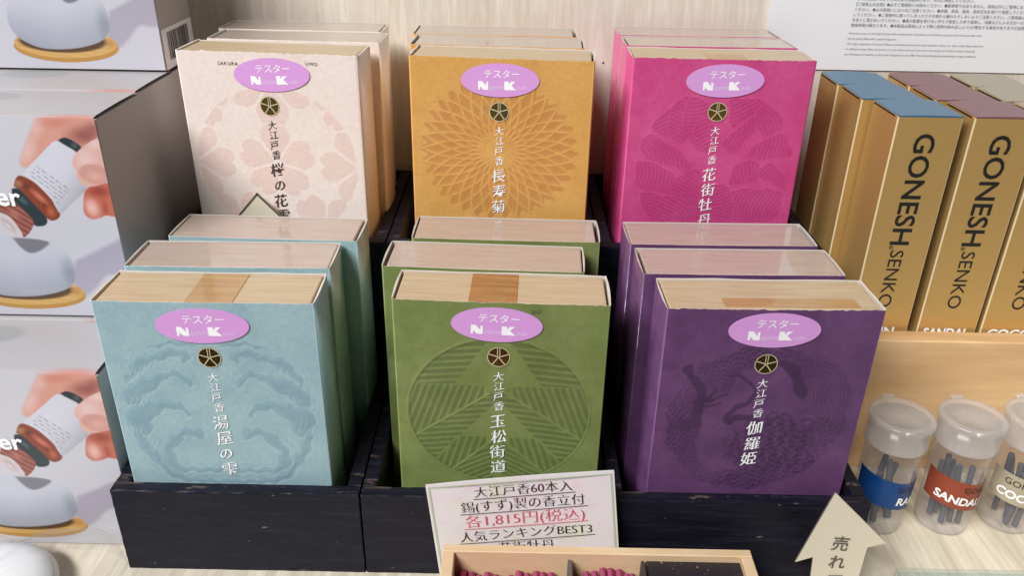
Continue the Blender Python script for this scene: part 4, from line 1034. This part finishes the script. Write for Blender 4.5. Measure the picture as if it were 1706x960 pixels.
arrow('cream card arrow with grey handwriting, pointing up in front of the right tray', (AX, 0.2985, 0.0),
      [(-4.2, 75.0), (-16.5, 32.6), (-8.3, 36.0), (-6.0, 0.5), (15.5, 0.5), (17.0, 42.5), (25.7, 45.5)], 0.0011, R(-3.0),
      [('売', (3.2, 45.0)), ('れ', (3.7, 33.5)), ('て', (4.2, 22.0))], 8.6)
arrow('arrow tip of cream card with dark rim, in front of the cherry blossom box', (-0.1477, 0.4452, STEP + 0.0515),
      [(0, 26.5), (-14.5, 10.4), (-14.5, 0.3), (14.5, 0.3), (14.5, 10.4)], 0.0010, R(0), edge=M_FOAM)

# ------------------------------------------------------------------ wrapped white ceramic at the lower left
wc = thing('ceramic_holder', 'white rounded ceramic piece in crinkled clear wrap, lower left corner', 'ceramic piece', (-0.262, 0.2900, 0.0))
lathe('ceramic_body', [(0.0005, 0.0003), (0.020, 0.0003), (0.0335, 0.003), (0.0375, 0.008), (0.035, 0.0125), (0.027, 0.0165), (0.014, 0.0185), (0.0005, 0.019)], Mat('white_glaze', (0.80, 0.80, 0.80, 1), 0.4).m, wc, 48)
M_WRAP = clear('crinkled_wrap', (0.99, 0.99, 0.99, 1), 0.0, 0.12, 0.02, (0.95, 0.96, 0.97, 1), 0.06)
v, f = [], []; nu, nv = 72, 26
for j in range(nv + 1):
    for i in range(nu):
        a = 2 * math.pi * i / nu; t_ = j / nv
        ext = 0.041 + 0.028 * max(0, math.cos(a - R(22))) ** 6
        r_ = ext * math.sin(t_ * math.pi / 2) ** 0.8; z = 0.0205 * math.cos(t_ * math.pi / 2) ** 0.7
        z += 0.010 * max(0, math.cos(a - R(30))) ** 10 * math.sin(math.pi * t_)
        cr = 0.0012 * math.sin(a * 5 + t_ * 6) + 0.0006 * math.sin(a * 11 - t_ * 9 + 1) + 0.0003 * math.sin(a * 19 + t_ * 15)
        cr *= math.sin(math.pi * min(1, t_ * 0.9 + 0.1)) ** 0.5
        v.append(((r_ + cr) * math.cos(a), (r_ + cr) * math.sin(a), max(0.0005, z + cr * 0.9 + 0.0006)))
for j in range(nv):
    for i in range(nu): f.append((j * nu + i, j * nu + (i + 1) % nu, (j + 1) * nu + (i + 1) % nu, (j + 1) * nu + i))
pymesh('clear_wrap', v, f, M_WRAP, wc, smooth=True)

# ------------------------------------------------------------------ clear acrylic box at the lower right
M_ACR = clear('clear_acrylic', (0.93, 0.97, 0.96, 1), 0.06, 0.05, 0.2, (0.85, 0.9, 0.9, 1))
ab = thing('acrylic_box', 'low clear acrylic box, only its back rim in view at lower right', 'acrylic box', (0.26, 0.215, 0.0))
box('rear_wall', (-0.062, 0.10, 0.0930, 0.0950, 0.0003, 0.0180), M_ACR, ab, bev=0.0004)
box('side_wall', (-0.062, -0.060, 0.0, 0.0928, 0.0003, 0.0180), M_ACR, ab, bev=0.0004)
box('acrylic_lid', (-0.062, 0.10, 0.0, 0.0952, 0.0183, 0.0203), M_ACR, ab, bev=0.0004)

bpy.context.view_layer.update()
